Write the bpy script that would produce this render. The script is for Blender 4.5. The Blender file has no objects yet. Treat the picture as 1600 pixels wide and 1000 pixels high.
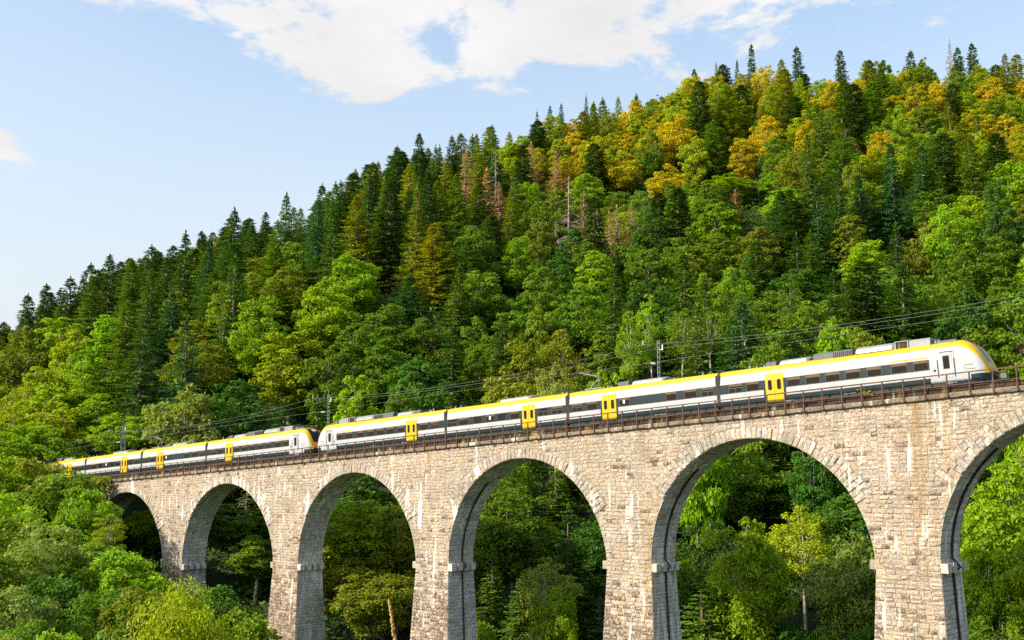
import bpy, bmesh, math, random
import numpy as np
from mathutils import Matrix, Vector, Euler

# ------------------------------------------------------------------ camera, sky, sun, exposure
scene = bpy.context.scene
COL = scene.collection
FPX, PITCH = 1755.76, 0.13634
cam_d = bpy.data.cameras.new('camera'); cam = bpy.data.objects.new('camera', cam_d); COL.objects.link(cam)
cam_d.sensor_width = 36.0; cam_d.lens = 36.0*FPX/1600.0
cam_d.clip_start = 0.5; cam_d.clip_end = 6000
cam.location = (0, 0, 0); cam.rotation_euler = (math.pi/2+PITCH, 0, 0)
scene.camera = cam

SUN_AZ, SUN_EL = math.radians(249), math.radians(33)      # azimuth clockwise from +Y
world = bpy.data.worlds.new('World'); scene.world = world; world.use_nodes = True
wn, wl = world.node_tree.nodes, world.node_tree.links
wn.clear()
def wnode(t, **k):
    n = wn.new(t)
    for a, b in k.items(): setattr(n, a, b)
    return n
w_out = wnode('ShaderNodeOutputWorld'); w_bg = wnode('ShaderNodeBackground')
w_sky = wnode('ShaderNodeTexSky', sky_type='NISHITA', sun_disc=False, sun_elevation=SUN_EL, sun_rotation=SUN_AZ,
              air_density=1.0, dust_density=5.0, ozone_density=0.7, altitude=700)
w_bg.inputs['Strength'].default_value = 0.15
w_geo = wnode('ShaderNodeTexCoord')
# clouds: direction projected on a flat layer, broken by noise
def wmath(op, a, b=None, c=None):
    n = wnode('ShaderNodeMath', operation=op)
    for i, v in enumerate((a, b, c)):
        if v is None: continue
        if isinstance(v, (int, float)): n.inputs[i].default_value = v
        else: wl.new(v, n.inputs[i])
    return n.outputs[0]
sep = wnode('ShaderNodeSeparateXYZ'); wl.new(w_geo.outputs['Generated'], sep.inputs[0])
zz = wmath('MAXIMUM', sep.outputs['Z'], 0.02)
px = wmath('DIVIDE', sep.outputs['X'], wmath('ADD', zz, 0.12)); py = wmath('DIVIDE', sep.outputs['Y'], wmath('ADD', zz, 0.12))
comb = wnode('ShaderNodeCombineXYZ'); wl.new(px, comb.inputs[0]); wl.new(py, comb.inputs[1])
def wnoise(scale, detail, rough, off=(0, 0, 0), dist=0.0, sc=(1, 1, 1)):
    mp = wnode('ShaderNodeMapping'); mp.inputs['Location'].default_value = off; mp.inputs['Scale'].default_value = sc
    wl.new(comb.outputs[0], mp.inputs[0])
    n = wnode('ShaderNodeTexNoise'); n.inputs['Scale'].default_value = scale; n.inputs['Detail'].default_value = detail
    n.inputs['Roughness'].default_value = rough; n.inputs['Distortion'].default_value = dist
    wl.new(mp.outputs[0], n.inputs['Vector']); return n.outputs['Fac']
n_big = wnoise(0.9, 3, 0.5, (3.1, 1.7, 0)); n_det = wnoise(4.8, 14, 0.65, (0.4, 7.7, 0), 0.2, (1, 0.8, 1))
# one large cumulus bank over the ridge
cx, cy, rx, ry = -0.05, 1.42, 0.70, 0.68
ex = wmath('DIVIDE', wmath('SUBTRACT', px, cx), rx); ey = wmath('DIVIDE', wmath('SUBTRACT', py, cy), ry)
rr = wmath('SQRT', wmath('ADD', wmath('MULTIPLY', ex, ex), wmath('MULTIPLY', ey, ey)))
bank = wmath('SUBTRACT', 1.0, rr)
ex2 = wmath('DIVIDE', wmath('ADD', px, 1.09), 0.13); ey2 = wmath('DIVIDE', wmath('SUBTRACT', py, 2.27), 0.40)
rr2 = wmath('SQRT', wmath('ADD', wmath('MULTIPLY', ex2, ex2), wmath('MULTIPLY', ey2, ey2)))
bank2 = wmath('SUBTRACT', 0.55, rr2)
ex3 = wmath('DIVIDE', wmath('ADD', px, 0.27), 0.26); ey3 = wmath('DIVIDE', wmath('SUBTRACT', py, 1.98), 0.26)
bank3 = wmath('SUBTRACT', 0.70, wmath('SQRT', wmath('ADD', wmath('MULTIPLY', ex3, ex3), wmath('MULTIPLY', ey3, ey3))))
shape = wmath('MAXIMUM', wmath('MAXIMUM', wmath('MAXIMUM', bank, bank3), bank2), wmath('SUBTRACT', wmath('MULTIPLY', n_big, 2.0), 1.75))
dens = wmath('ADD', wmath('MULTIPLY', shape, 1.0), wmath('MULTIPLY', wmath('SUBTRACT', n_det, 0.5), 2.3))
mr = wnode('ShaderNodeMapRange', interpolation_type='SMOOTHSTEP'); wl.new(dens, mr.inputs[0])
mr.inputs[1].default_value = 0.02; mr.inputs[2].default_value = 0.30
mr.inputs[3].default_value = 0.0; mr.inputs[4].default_value = 0.96
cl_sh = wnoise(2.3, 6, 0.6, (5.2, 0.3, 0))
crv = wnode('ShaderNodeMapRange'); wl.new(cl_sh, crv.inputs[0]); crv.inputs[1].default_value = .3; crv.inputs[2].default_value = .7
crv.inputs[3].default_value = 2.6; crv.inputs[4].default_value = 3.25
ccol = wnode('ShaderNodeCombineColor')
wl.new(wmath('MULTIPLY', crv.outputs[0], 1.02), ccol.inputs[0]); wl.new(crv.outputs[0], ccol.inputs[1]); wl.new(wmath('MULTIPLY', crv.outputs[0], 0.99), ccol.inputs[2])
# thin milky veil of high cloud
veil = wmath('ADD', 0.10, wmath('MULTIPLY', wnoise(0.8, 5, 0.6, (1.3, 4.1, 0), 0.6), 0.36))
hz = wnode('ShaderNodeMapRange', interpolation_type='SMOOTHSTEP'); wl.new(sep.outputs['Z'], hz.inputs[0]); hz.inputs[1].default_value = 0.0; hz.inputs[2].default_value = 0.42; hz.inputs[3].default_value = 0.75; hz.inputs[4].default_value = 0.0
veil = wmath('MINIMUM', wmath('ADD', veil, hz.outputs[0]), 0.85)
tint = wnode('ShaderNodeMix', data_type='RGBA', blend_type='MULTIPLY'); tint.inputs[0].default_value = 1; wl.new(w_sky.outputs[0], tint.inputs[6]); tint.inputs[7].default_value = (.93, 1.02, 1.0, 1)
vmix = wnode('ShaderNodeMix', data_type='RGBA'); wl.new(veil, vmix.inputs[0]); wl.new(tint.outputs[2], vmix.inputs[6]); vmix.inputs[7].default_value = (2.62, 2.72, 2.78, 1)
mix = wnode('ShaderNodeMix', data_type='RGBA')
wl.new(mr.outputs[0], mix.inputs[0]); wl.new(vmix.outputs[2], mix.inputs[6]); wl.new(ccol.outputs[0], mix.inputs[7])
wl.new(mix.outputs[2], w_bg.inputs['Color']); wl.new(w_bg.outputs[0], w_out.inputs[0])

sun_d = bpy.data.lights.new('sun', 'SUN'); sun = bpy.data.objects.new('sun', sun_d); COL.objects.link(sun)
sun_d.energy = 3.3; sun_d.angle = math.radians(1.5); sun_d.color = (1.0, 0.87, 0.64)
SUN_DIR = Vector((math.sin(SUN_AZ)*math.cos(SUN_EL), math.cos(SUN_AZ)*math.cos(SUN_EL), math.sin(SUN_EL)))
sun.rotation_euler = SUN_DIR.to_track_quat('Z', 'Y').to_euler()
vs = scene.view_settings
vs.view_transform = 'Standard'; vs.look = 'None'; vs.gamma = 1; vs.use_curve_mapping = False; vs.exposure = 1.05
scene.cycles.max_bounces = 4; scene.cycles.diffuse_bounces = 3; scene.cycles.transmission_bounces = 2
scene.cycles.adaptive_threshold = 0.012; scene.cycles.use_denoising = False; scene.cycles.sample_clamp_indirect = 4

# ------------------------------------------------------------------ frame of the place
A_, D_, T0_, Z0_, G_ = 0.819506, 79.2194, -35.26925, 5.13978, 0.0536624
EX, EY = math.sin(A_), -math.cos(A_)          # along the viaduct, towards the near end
MX, MY = math.cos(A_), math.sin(A_)           # across it, away from the camera
PITCHP = 24.9
def BW(u, n, z): return (MX*(D_+n)+EX*(u+T0_), MY*(D_+n)+EY*(u+T0_), z)
def ZC(u): return Z0_+G_*u                     # underside of the coping
def to_un(x, y):
    return x*EX+y*EY-T0_, x*MX+y*MY-D_
CP, SP = math.cos(PITCH), math.sin(PITCH)
def project(p):
    d = p[1]*CP+p[2]*SP; v = -p[1]*SP+p[2]*CP
    return 800+FPX*p[0]/d, 500-FPX*v/d, d
def ray_at(xi, yi, Y):
    a = (xi-800)/FPX; b = (500-yi)/FPX
    dy = CP-b*SP; dz = SP+b*CP
    s = Y/dy
    return a*s, Y, dz*s

rnd = random.Random(7)
NP = np.random.RandomState(11)

# ------------------------------------------------------------------ materials
def nm(name):
    m = bpy.data.materials.new(name); m.use_nodes = True
    nt = m.node_tree; b = nt.nodes['Principled BSDF']
    return m, nt.nodes, nt.links, b
def N(nodes, t, **k):
    n = nodes.new(t)
    for a, b in k.items(): setattr(n, a, b)
    return n
def simple(name, col, rough=0.5, metal=0.0, spec=0.5, noise=0.0, nscale=3.0, coat=0.0):
    m, n, l, b = nm(name)
    b.inputs['Roughness'].default_value = rough; b.inputs['Metallic'].default_value = metal
    b.inputs['Specular IOR Level'].default_value = spec
    if coat: b.inputs['Coat Weight'].default_value = coat; b.inputs['Coat Roughness'].default_value = .08
    if noise:
        tc = N(n, 'ShaderNodeTexCoord'); t = N(n, 'ShaderNodeTexNoise'); t.inputs['Scale'].default_value = nscale; t.inputs['Detail'].default_value = 6
        l.new(tc.outputs['Object'], t.inputs['Vector'])
        r = N(n, 'ShaderNodeMapRange'); l.new(t.outputs['Fac'], r.inputs[0]); r.inputs[1].default_value = .3; r.inputs[2].default_value = .7
        r.inputs[3].default_value = 1-noise; r.inputs[4].default_value = 1+noise
        mx = N(n, 'ShaderNodeMix', data_type='RGBA', blend_type='MULTIPLY'); mx.inputs[0].default_value = 1
        mx.inputs[6].default_value = (*col, 1); l.new(r.outputs[0], mx.inputs[7]); l.new(mx.outputs[2], b.inputs['Base Color'])
    else: b.inputs['Base Color'].default_value = (*col, 1)
    return m

def foliage(name, trans=0.35, yellow=1.0, var=0.35):
    """leaf colour comes from the tree's own object colour, varied leaf by leaf"""
    m, n, l, b = nm(name)
    oi = N(n, 'ShaderNodeObjectInfo'); ge = N(n, 'ShaderNodeNewGeometry'); tc = N(n, 'ShaderNodeTexCoord')
    no = N(n, 'ShaderNodeTexNoise'); no.inputs['Scale'].default_value = .45; no.inputs['Detail'].default_value = 2
    l.new(tc.outputs['Object'], no.inputs['Vector'])
    ad = N(n, 'ShaderNodeMath', operation='ADD'); l.new(ge.outputs['Random Per Island'], ad.inputs[0]); l.new(no.outputs['Fac'], ad.inputs[1])
    r = N(n, 'ShaderNodeMapRange'); l.new(ad.outputs[0], r.inputs[0]); r.inputs[1].default_value = .3; r.inputs[2].default_value = 1.7
    r.inputs[3].default_value = 1-var; r.inputs[4].default_value = 1+var
    hs = N(n, 'ShaderNodeHueSaturation'); l.new(oi.outputs['Color'], hs.inputs['Color']); l.new(r.outputs[0], hs.inputs['Value'])
    r2 = N(n, 'ShaderNodeMapRange'); l.new(ge.outputs['Random Per Island'], r2.inputs[0]); r2.inputs[3].default_value = .485; r2.inputs[4].default_value = .515
    l.new(r2.outputs[0], hs.inputs['Hue'])
    l.new(hs.outputs[0], b.inputs['Base Color']); b.inputs['Roughness'].default_value = .55; b.inputs['Specular IOR Level'].default_value = .25
    tr = N(n, 'ShaderNodeBsdfTranslucent')
    h2 = N(n, 'ShaderNodeMix', data_type='RGBA', blend_type='MULTIPLY'); h2.inputs[0].default_value = 1
    l.new(hs.outputs[0], h2.inputs[6]); h2.inputs[7].default_value = (1.25*yellow, 1.25, .5, 1); l.new(h2.outputs[2], tr.inputs['Color'])
    mx = N(n, 'ShaderNodeMixShader'); mx.inputs[0].default_value = trans
    l.new(b.outputs[0], mx.inputs[1]); l.new(tr.outputs[0], mx.inputs[2]); l.new(mx.outputs[0], n['Material Output'].inputs[0])
    return m
M = {}
M['leaf'] = foliage('leaf', .42, 1.0, .42); M['needle'] = foliage('needle', .24, 1.0, .42)
M['bark'] = simple('bark', (.17, .13, .10), .9, noise=.5, nscale=2.0)
M['bark_pale'] = simple('bark_pale', (.42, .37, .31), .9, noise=.45, nscale=2.0)
M['deadwood'] = simple('deadwood', (.25, .205, .17), .9, noise=.35, nscale=1.5)

def stone_mat(name, base, dark, joint=False, stain=1.0, lowdark=True, white=1.0, rough_bump=.5, wt=.57):
    m, n, l, b = nm(name)
    b.inputs['Roughness'].default_value = .9; b.inputs['Specular IOR Level'].default_value = .2
    ge = N(n, 'ShaderNodeNewGeometry'); oi = N(n, 'ShaderNodeObjectInfo')
    ad = N(n, 'ShaderNodeMath', operation='ADD'); l.new(ge.outputs['Random Per Island'], ad.inputs[0]); l.new(oi.outputs['Random'], ad.inputs[1])
    fr = N(n, 'ShaderNodeMath', operation='FRACT'); l.new(ad.outputs[0], fr.inputs[0])
    ramp = N(n, 'ShaderNodeValToRGB'); l.new(fr.outputs[0], ramp.inputs[0])
    e = ramp.color_ramp.elements; e[0].position = 0; e[0].color = (*[c*.68 for c in base], 1); e[1].position = 1; e[1].color = (*[min(1, c*1.18) for c in base], 1)
    for p, c in ((.2, (base[0]*1.0, base[1]*.96, base[2]*.91)), (.4, (base[0]*.84, base[1]*.90, base[2]*.97)), (.6, (base[0]*1.12, base[1]*1.06, base[2]*1.0)), (.8, (base[0]*.95, base[1]*.88, base[2]*.80))):
        q = ramp.color_ramp.elements.new(p); q.color = (*c, 1)
    col = ramp.outputs[0]
    def noise(scale, det, sc=(1, 1, 1), rgh=.6):
        mp = N(n, 'ShaderNodeMapping'); mp.inputs['Scale'].default_value = sc; l.new(ge.outputs['Position'], mp.inputs[0])
        t = N(n, 'ShaderNodeTexNoise'); t.inputs['Scale'].default_value = scale; t.inputs['Detail'].default_value = det; t.inputs['Roughness'].default_value = rgh
        l.new(mp.outputs[0], t.inputs['Vector']); return t.outputs['Fac']
    def mapr(v, a, bb, c, d):
        r = N(n, 'ShaderNodeMapRange'); l.new(v, r.inputs[0]); r.inputs[1].default_value = a; r.inputs[2].default_value = bb
        r.inputs[3].default_value = c; r.inputs[4].default_value = d; return r.outputs[0]
    def mixc(fac, a, c, mode='MIX'):
        mx = N(n, 'ShaderNodeMix', data_type='RGBA', blend_type=mode)
        if isinstance(fac, (int, float)): mx.inputs[0].default_value = fac
        else: l.new(fac, mx.inputs[0])
        l.new(a, mx.inputs[6])
        if isinstance(c, tuple): mx.inputs[7].default_value = (*c, 1)
        else: l.new(c, mx.inputs[7])
        return mx.outputs[2]
    def mth(op, a, c):
        k = N(n, 'ShaderNodeMath', operation=op)
        for i, v in enumerate((a, c)):
            if isinstance(v, (int, float)): k.inputs[i].default_value = v
            else: l.new(v, k.inputs[i])
        return k.outputs[0]
    col = mixc(1.0, col, mapr(noise(7, 6), .3, .7, .5, 1.42), 'MULTIPLY')
    col = mixc(1.0, col, mapr(noise(.35, 4), .3, .7, .86, 1.1), 'MULTIPLY')
    # weathered, browner stones: single blocks at random, more of them low on the piers
    if lowdark:
        sp = N(n, 'ShaderNodeSeparateXYZ'); l.new(ge.outputs['Position'], sp.inputs[0])
        low = mapr(sp.outputs['Z'], -13.5, -8.5, .75, .05)
        k = mth('LESS_THAN', fr.outputs[0], low)
        k = mth('MULTIPLY', k, mapr(noise(4.5, 4), .42, .56, 0, .85))
        col = mixc(k, col, dark)
    # lime runs: narrow vertical streaks
    st = mapr(noise(1.0, 5, (1.6, 1.6, .16), .65), wt, wt+.07, 0, white)
    st = mth('MULTIPLY', st, mapr(noise(.22, 3), .44, .56, 0, 1))
    col = mixc(st, col, (.80, .77, .72))
    # ochre and soot runs below the joints
    oc = mapr(noise(.8, 4, (.9, .9, .07), .6), .60, .70, 0, .55*stain)
    col = mixc(oc, col, (.34, .23, .11))
    col = mixc(mapr(noise(.5, 6, (1, 1, .5), .65), .50, .66, 0, .45), col, tuple(c*.62*k_ for c, k_ in zip(base, (.95, 1.0, 1.06))))
    if lowdark:
        dt = N(n, 'ShaderNodeVectorMath', operation='DOT_PRODUCT'); l.new(ge.outputs['Position'], dt.inputs[0]); dt.inputs[1].default_value = (EX, EY, 0)
        for u_, w_, a_ in ((1.15, .75, .8), (-50.35, .35, .7), (-23.4, .3, .3), (-73.2, .3, .5), (2.15, .22, .5)):
            q = mth('ABSOLUTE', mth('SUBTRACT', dt.outputs['Value'], u_+T0_), 0)
            mk = mapr(q, 0, w_, a_, 0); mk = mth('MULTIPLY', mk, mapr(noise(1.3, 5, (2, 2, .25), .6), .38, .56, .15, 1))
            mk = mth('MULTIPLY', mk, mapr(sp.outputs['Z'], -13, -3, 0, 1))
            col = mixc(mk, col, (.27, .165, .055))
    l.new(col, b.inputs['Base Color'])
    bp = N(n, 'ShaderNodeBump'); bp.inputs['Strength'].default_value = rough_bump; bp.inputs['Distance'].default_value = .09
    l.new(noise(4.2, 8), bp.inputs['Height']); l.new(bp.outputs[0], b.inputs['Normal'])
    return m
M['stone'] = stone_mat('stone', (.41, .345, .292), (.085, .05, .032), rough_bump=1.0)
M['voussoir'] = stone_mat('voussoir_stone', (.405, .355, .31), (.2, .13, .09), lowdark=False, white=1.0, rough_bump=1.0, wt=.52)
M['mortar'] = stone_mat('mortar', (.31, .275, .24), (.3, .2, .15), lowdark=False, rough_bump=.3)
M['soffit'] = stone_mat('soffit_stone', (.54, .51, .455), (.1, .09, .08), lowdark=False, white=1.0, wt=.50, stain=1.6, rough_bump=.3)
M['coping'] = stone_mat('coping_stone', (.20, .17, .135), (.05, .04, .03), lowdark=False, stain=1.8, white=.7)
M['curb'] = stone_mat('curb_stone', (.060, .040, .028), (.05, .03, .02), lowdark=False, stain=1.4, white=.3)
M['rust'] = simple('rusty_steel', (.10, .052, .038), .85, .1, noise=.5, nscale=6)
M['ballast'] = simple('ballast', (.15, .12, .10), .95, noise=.5, nscale=12)
M['rail_steel'] = simple('rail_steel', (.20, .13, .10), .5, .6)
M['white'] = simple('white_paint', (.37, .39, .43), .35, 0, .3, noise=.08, nscale=1.6)
M['dark'] = simple('slate_paint', (.012, .024, .032), .4, 0, .25, noise=.1, nscale=1.2)
M['yellow'] = simple('yellow_paint', (.56, .36, .004), .4, 0, .3, noise=.05, nscale=1)
M['roofgrey'] = simple('roof_grey', (.16, .165, .17), .6, noise=.15)
M['silver'] = simple('silver_housing', (.25, .26, .275), .45, .2, noise=.12, nscale=2)
M['unitgrey'] = simple('unit_grey', (.10, .11, .125), .5, .2, noise=.15, nscale=2)
M['black'] = simple('rubber_black', (.018, .018, .02), .6)
M['under'] = simple('underframe', (.032, .029, .027), .75, noise=.4, nscale=3)
M['glass'] = simple('window_glass', (.014, .011, .009), .16, 0, .2)
M['amber'] = simple('amber_interior', (.10, .047, .014), .5)  # glow of the lit interior painted as a flat colour
M['framegrey'] = simple('window_frame', (.09, .08, .075), .4, .3)
M['paper'] = simple('paper', (.8, .85, .85), .7)
M['galv'] = simple('galvanised', (.33, .35, .34), .5, .4, noise=.15)
M['green_steel'] = simple('green_steel', (.10, .17, .14), .6, .2, noise=.2)
M['insul'] = simple('insulator', (.75, .77, .75), .25)
M['wire'] = simple('wire', (.20, .22, .19), .6, .2)
m_, n_, l_, b_ = nm('led_sign'); b_.inputs['Base Color'].default_value = (.3, .08, .02, 1)
b_.inputs['Emission Color'].default_value = (1, .25, .05, 1); b_.inputs['Emission Strength'].default_value = 1.2; M['led'] = m_
# forest floor
m_, n_, l_, b_ = nm('forest_floor'); b_.inputs['Roughness'].default_value = .95
g_ = N(n_, 'ShaderNodeNewGeometry'); t_ = N(n_, 'ShaderNodeTexNoise'); t_.inputs['Scale'].default_value = .25; t_.inputs['Detail'].default_value = 8
l_.new(g_.outputs['Position'], t_.inputs['Vector'])
r_ = N(n_, 'ShaderNodeValToRGB'); l_.new(t_.outputs['Fac'], r_.inputs[0])
r_.color_ramp.elements[0].position = .35; r_.color_ramp.elements[0].color = (.010, .022, .005, 1)
r_.color_ramp.elements[1].position = .65; r_.color_ramp.elements[1].color = (.026, .042, .010, 1)
l_.new(r_.outputs[0], b_.inputs['Base Color']); M['floor'] = m_
M['rock'] = simple('cliff_rock', (.30, .26, .23), .95, noise=.4, nscale=.6)

# ------------------------------------------------------------------ object helpers
def tag(o, label=None, cat=None, group=None, kind=None):
    if label: o['label'] = label
    if cat: o['category'] = cat
    if group: o['group'] = group
    if kind: o['kind'] = kind
    return o
def empty(name, loc=(0, 0, 0)):
    o = bpy.data.objects.new(name, None); COL.objects.link(o); o.location = loc; o.empty_display_size = .3; return o
def mesh_np(name, V, F, smooth=False):
    """V (n,3), F list/array of index tuples of mixed or equal length"""
    me = bpy.data.meshes.new(name)
    V = np.asarray(V, dtype=np.float32).reshape(-1, 3)
    if isinstance(F, np.ndarray):
        k = F.shape[1]; nf = F.shape[0]; idx = F.reshape(-1).astype(np.int32)
        tot = np.full(nf, k, np.int32)
    else:
        nf = len(F); tot = np.array([len(f) for f in F], np.int32); idx = np.array([i for f in F for i in f], np.int32)
    st = np.zeros(nf, np.int32); st[1:] = np.cumsum(tot)[:-1]
    me.vertices.add(len(V)); me.vertices.foreach_set('co', V.ravel())
    me.loops.add(len(idx)); me.loops.foreach_set('vertex_index', idx)
    me.polygons.add(nf); me.polygons.foreach_set('loop_start', st); me.polygons.foreach_set('loop_total', tot)
    me.update(calc_edges=True)
    me.polygons.foreach_set('use_smooth', np.full(nf, bool(smooth)))
    return me
def link(name, me, mats, parent=None, midx=None, anchor=None):
    o = bpy.data.objects.new(name, me); COL.objects.link(o)
    if not me.materials:
        for m in (mats if isinstance(mats, (list, tuple)) else [mats]): me.materials.append(M[m])
    if midx is not None: me.polygons.foreach_set('material_index', np.asarray(midx, np.int32)); me.update()
    if parent is not None:
        o.parent = parent
        if anchor is not None: o.matrix_parent_inverse = Matrix.Translation(-Vector(anchor))
    return o

class MB:
    """collects boxes, tubes and lofts into one mesh"""
    def __init__(s): s.v = []; s.f = []; s.m = []
    def add(s, V, F, m=0):
        b = len(s.v); s.v += [tuple(p) for p in V]; s.f += [tuple(i+b for i in f) for f in F]; s.m += [m]*len(F) if isinstance(m, int) else list(m)
    def box(s, x0, x1, y0, y1, z0, z1, m=0, bev=0.0):
        if bev <= 0:
            V = [(x, y, z) for x in (x0, x1) for y in (y0, y1) for z in (z0, z1)]
            s.add(V, [(0, 1, 3, 2), (4, 6, 7, 5), (0, 4, 5, 1), (2, 3, 7, 6), (0, 2, 6, 4), (1, 5, 7, 3)], m)
        else:      # chamfered along x and the top edges
            pr = [(y0, z0), (y1, z0), (y1, z1-bev), (y1-bev, z1), (y0+bev, z1), (y0, z1-bev)]
            n = len(pr)
            V = [(x0, a, b) for a, b in pr]+[(x1, a, b) for a, b in pr]
            s.add(V, [tuple(range(n-1, -1, -1)), tuple(range(n, 2*n))]+[(i, (i+1) % n, n+(i+1) % n, n+i) for i in range(n)], m)
    def tube(s, pts, r, k=6, m=0, cap=True):
        pts = [Vector(p) for p in pts]; rs = r if isinstance(r, (list, tuple)) else [r]*len(pts)
        V = []
        for i, p in enumerate(pts):
            t = (pts[min(i+1, len(pts)-1)]-pts[max(i-1, 0)]).normalized()
            a = t.cross(Vector((0, 0, 1))) if abs(t.z) < .95 else t.cross(Vector((1, 0, 0)))
            a.normalize(); b = t.cross(a)
            V += [p+(a*math.cos(q)+b*math.sin(q))*rs[i] for q in [2*math.pi*j/k for j in range(k)]]
        F = [(i*k+j, i*k+(j+1) % k, (i+1)*k+(j+1) % k, (i+1)*k+j) for i in range(len(pts)-1) for j in range(k)]
        if cap: F += [tuple(range(k-1, -1, -1)), tuple(range((len(pts)-1)*k, len(pts)*k))]
        s.add(V, F, m)
    def build(s, name, mats, parent=None, anchor=None, smooth=False):
        me = mesh_np(name, s.v, s.f, smooth)
        return link(name, me, mats, parent, s.m, anchor)

# ------------------------------------------------------------------ terrain
PROF = [  # (X/Y, [(Y, Z) ...])
 (-.80, [(0, -2), (8, -2.4), (60, -14), (110, -9), (150, -3), (200, 4), (300, 14), (520, 30), (900, 40)]),
 (-.565, [(0, -2), (8, -2.4), (60, -18), (110, -14), (150, -5), (200, 4), (280, 12), (520, 38), (900, 45)]),
 (-.452, [(0, -2), (8, -2.4), (50, -20), (110, -17), (140, -12), (165, -4), (185, -2), (220, 8), (280, 18), (330, 20), (520, 50), (900, 50)]),
 (-.339, [(0, -2), (8, -2.4), (50, -23), (110, -19), (140, -14), (165, -5), (190, 3), (220, 15), (260, 28), (300, 34), (380, 38), (520, 80), (560, 84), (900, 70)]),
 (-.226, [(0, -2), (8, -2.4), (50, -26), (110, -25), (150, -18), (180, 0), (200, 11), (230, 27), (260, 38), (290, 43), (380, 48), (520, 96), (560, 99), (900, 80)]),
 (-.085, [(0, -2), (8, -2.4), (50, -28), (110, -29), (140, -22), (165, -6), (200, 16), (240, 40), (280, 62), (300, 70), (340, 77), (420, 80), (900, 80)]),
 (.056, [(0, -2), (8, -2.4), (50, -29), (105, -30), (130, -25), (160, -9), (200, 13), (260, 49), (320, 82), (350, 97), (390, 104), (480, 106), (900, 90)]),
 (.226, [(0, -2), (8, -2.4), (50, -28), (100, -30), (125, -23), (155, -6), (200, 19), (260, 56), (320, 93), (360, 118), (400, 126), (500, 128), (900, 100)]),
 (.339, [(0, -2), (8, -2.4), (50, -26), (95, -28), (120, -20), (150, -3), (200, 22), (260, 58), (320, 95), (360, 118), (400, 127), (500, 130), (900, 100)]),
 (.452, [(0, -2), (8, -2.4), (50, -24), (90, -25), (115, -15), (150, 3), (200, 27), (260, 60), (320, 94), (360, 116), (400, 126), (500, 130), (900, 100)]),
 (.60, [(0, -2), (8, -2.4), (50, -20), (90, -20), (115, -9), (150, 8), (200, 30), (260, 62), (320, 92), (360, 114), (400, 124), (500, 130), (900, 100)]),
 (.90, [(0, -2), (8, -2.4), (50, -12), (90, -8), (150, 12), (260, 60), (400, 118), (900, 100)]),
]
PS = np.array([p[0] for p in PROF])
def vnoise(x, y, s, seed):
    """smooth value noise"""
    x = np.asarray(x)/s; y = np.asarray(y)/s
    xi = np.floor(x).astype(int); yi = np.floor(y).astype(int); fx = x-xi; fy = y-yi
    fx = fx*fx*(3-2*fx); fy = fy*fy*(3-2*fy)
    def h(a, b):
        v = np.sin(a*127.1+b*311.7+seed*74.7)*43758.5453
        return v-np.floor(v)
    return (h(xi, yi)*(1-fx)+h(xi+1, yi)*fx)*(1-fy)+(h(xi, yi+1)*(1-fx)+h(xi+1, yi+1)*fx)*fy-.5
def terrain(x, y):
    x = np.atleast_1d(np.asarray(x, float)); y = np.atleast_1d(np.asarray(y, float))
    yc = np.maximum(y, 25.0); s = np.clip(x/yc, PS[0], PS[-1]-1e-6)
    prof = np.array([np.interp(np.hypot(0, y), [a for a, b in p[1]], [b for a, b in p[1]]) for p in PROF])
    k = np.clip(np.searchsorted(PS, s, side='right')-1, 0, len(PS)-2)
    f = (s-PS[k])/(PS[k+1]-PS[k]); f = f*f*(3-2*f)
    ar = np.arange(len(s))
    z = prof[k, ar]*(1-f)+prof[k+1, ar]*f
    amp = np.clip((y-60)/120, 0.1, 1)
    z = z+amp*(vnoise(x, y, 45, 1)*11+vnoise(x, y, 18, 2)*4)+vnoise(x, y, 6, 3)*.8
    # keep it below the line
    u = x*EX+y*EY-T0_; n = x*MX+y*MY-D_
    cap = np.where(u < -121, ZC(u)-.15, ZC(u)-14)+np.maximum(0, np.abs(n-1.8)-4)*.9
    low = np.where((u < -126), ZC(u)-.15-np.maximum(0, np.abs(n-1.8)-3)*.9, -99)
    low = np.where(u > -205, low, -99)
    z = np.minimum(z, np.where(np.abs(n-1.8) < 40, cap, 1e3))
    z = np.maximum(z, low)
    return z
def tz(x, y): return float(terrain(x, y)[0])

xs = np.concatenate([np.linspace(-1500, -330, 14), np.arange(-310, 321, 5.0), np.linspace(340, 1500, 14)])
ys = np.concatenate([np.linspace(-600, -20, 10), np.arange(0, 601, 5.0), np.linspace(620, 2400, 18)])
gx, gy = np.meshgrid(xs, ys, indexing='ij')
gz = terrain(gx.ravel(), gy.ravel()).reshape(gx.shape)
ni, nj = gx.shape
ii, jj = np.meshgrid(np.arange(ni-1), np.arange(nj-1), indexing='ij')
Fq = np.stack([ii*nj+jj, (ii+1)*nj+jj, (ii+1)*nj+jj+1, ii*nj+jj+1], -1).reshape(-1, 4)
ground = link('hillside_terrain', mesh_np('hillside_terrain', np.stack([gx, gy, gz], -1).reshape(-1, 3), Fq, True), 'floor')
tag(ground, 'steep dark wooded hillside and gorge floor under the forest', kind='structure')

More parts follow.
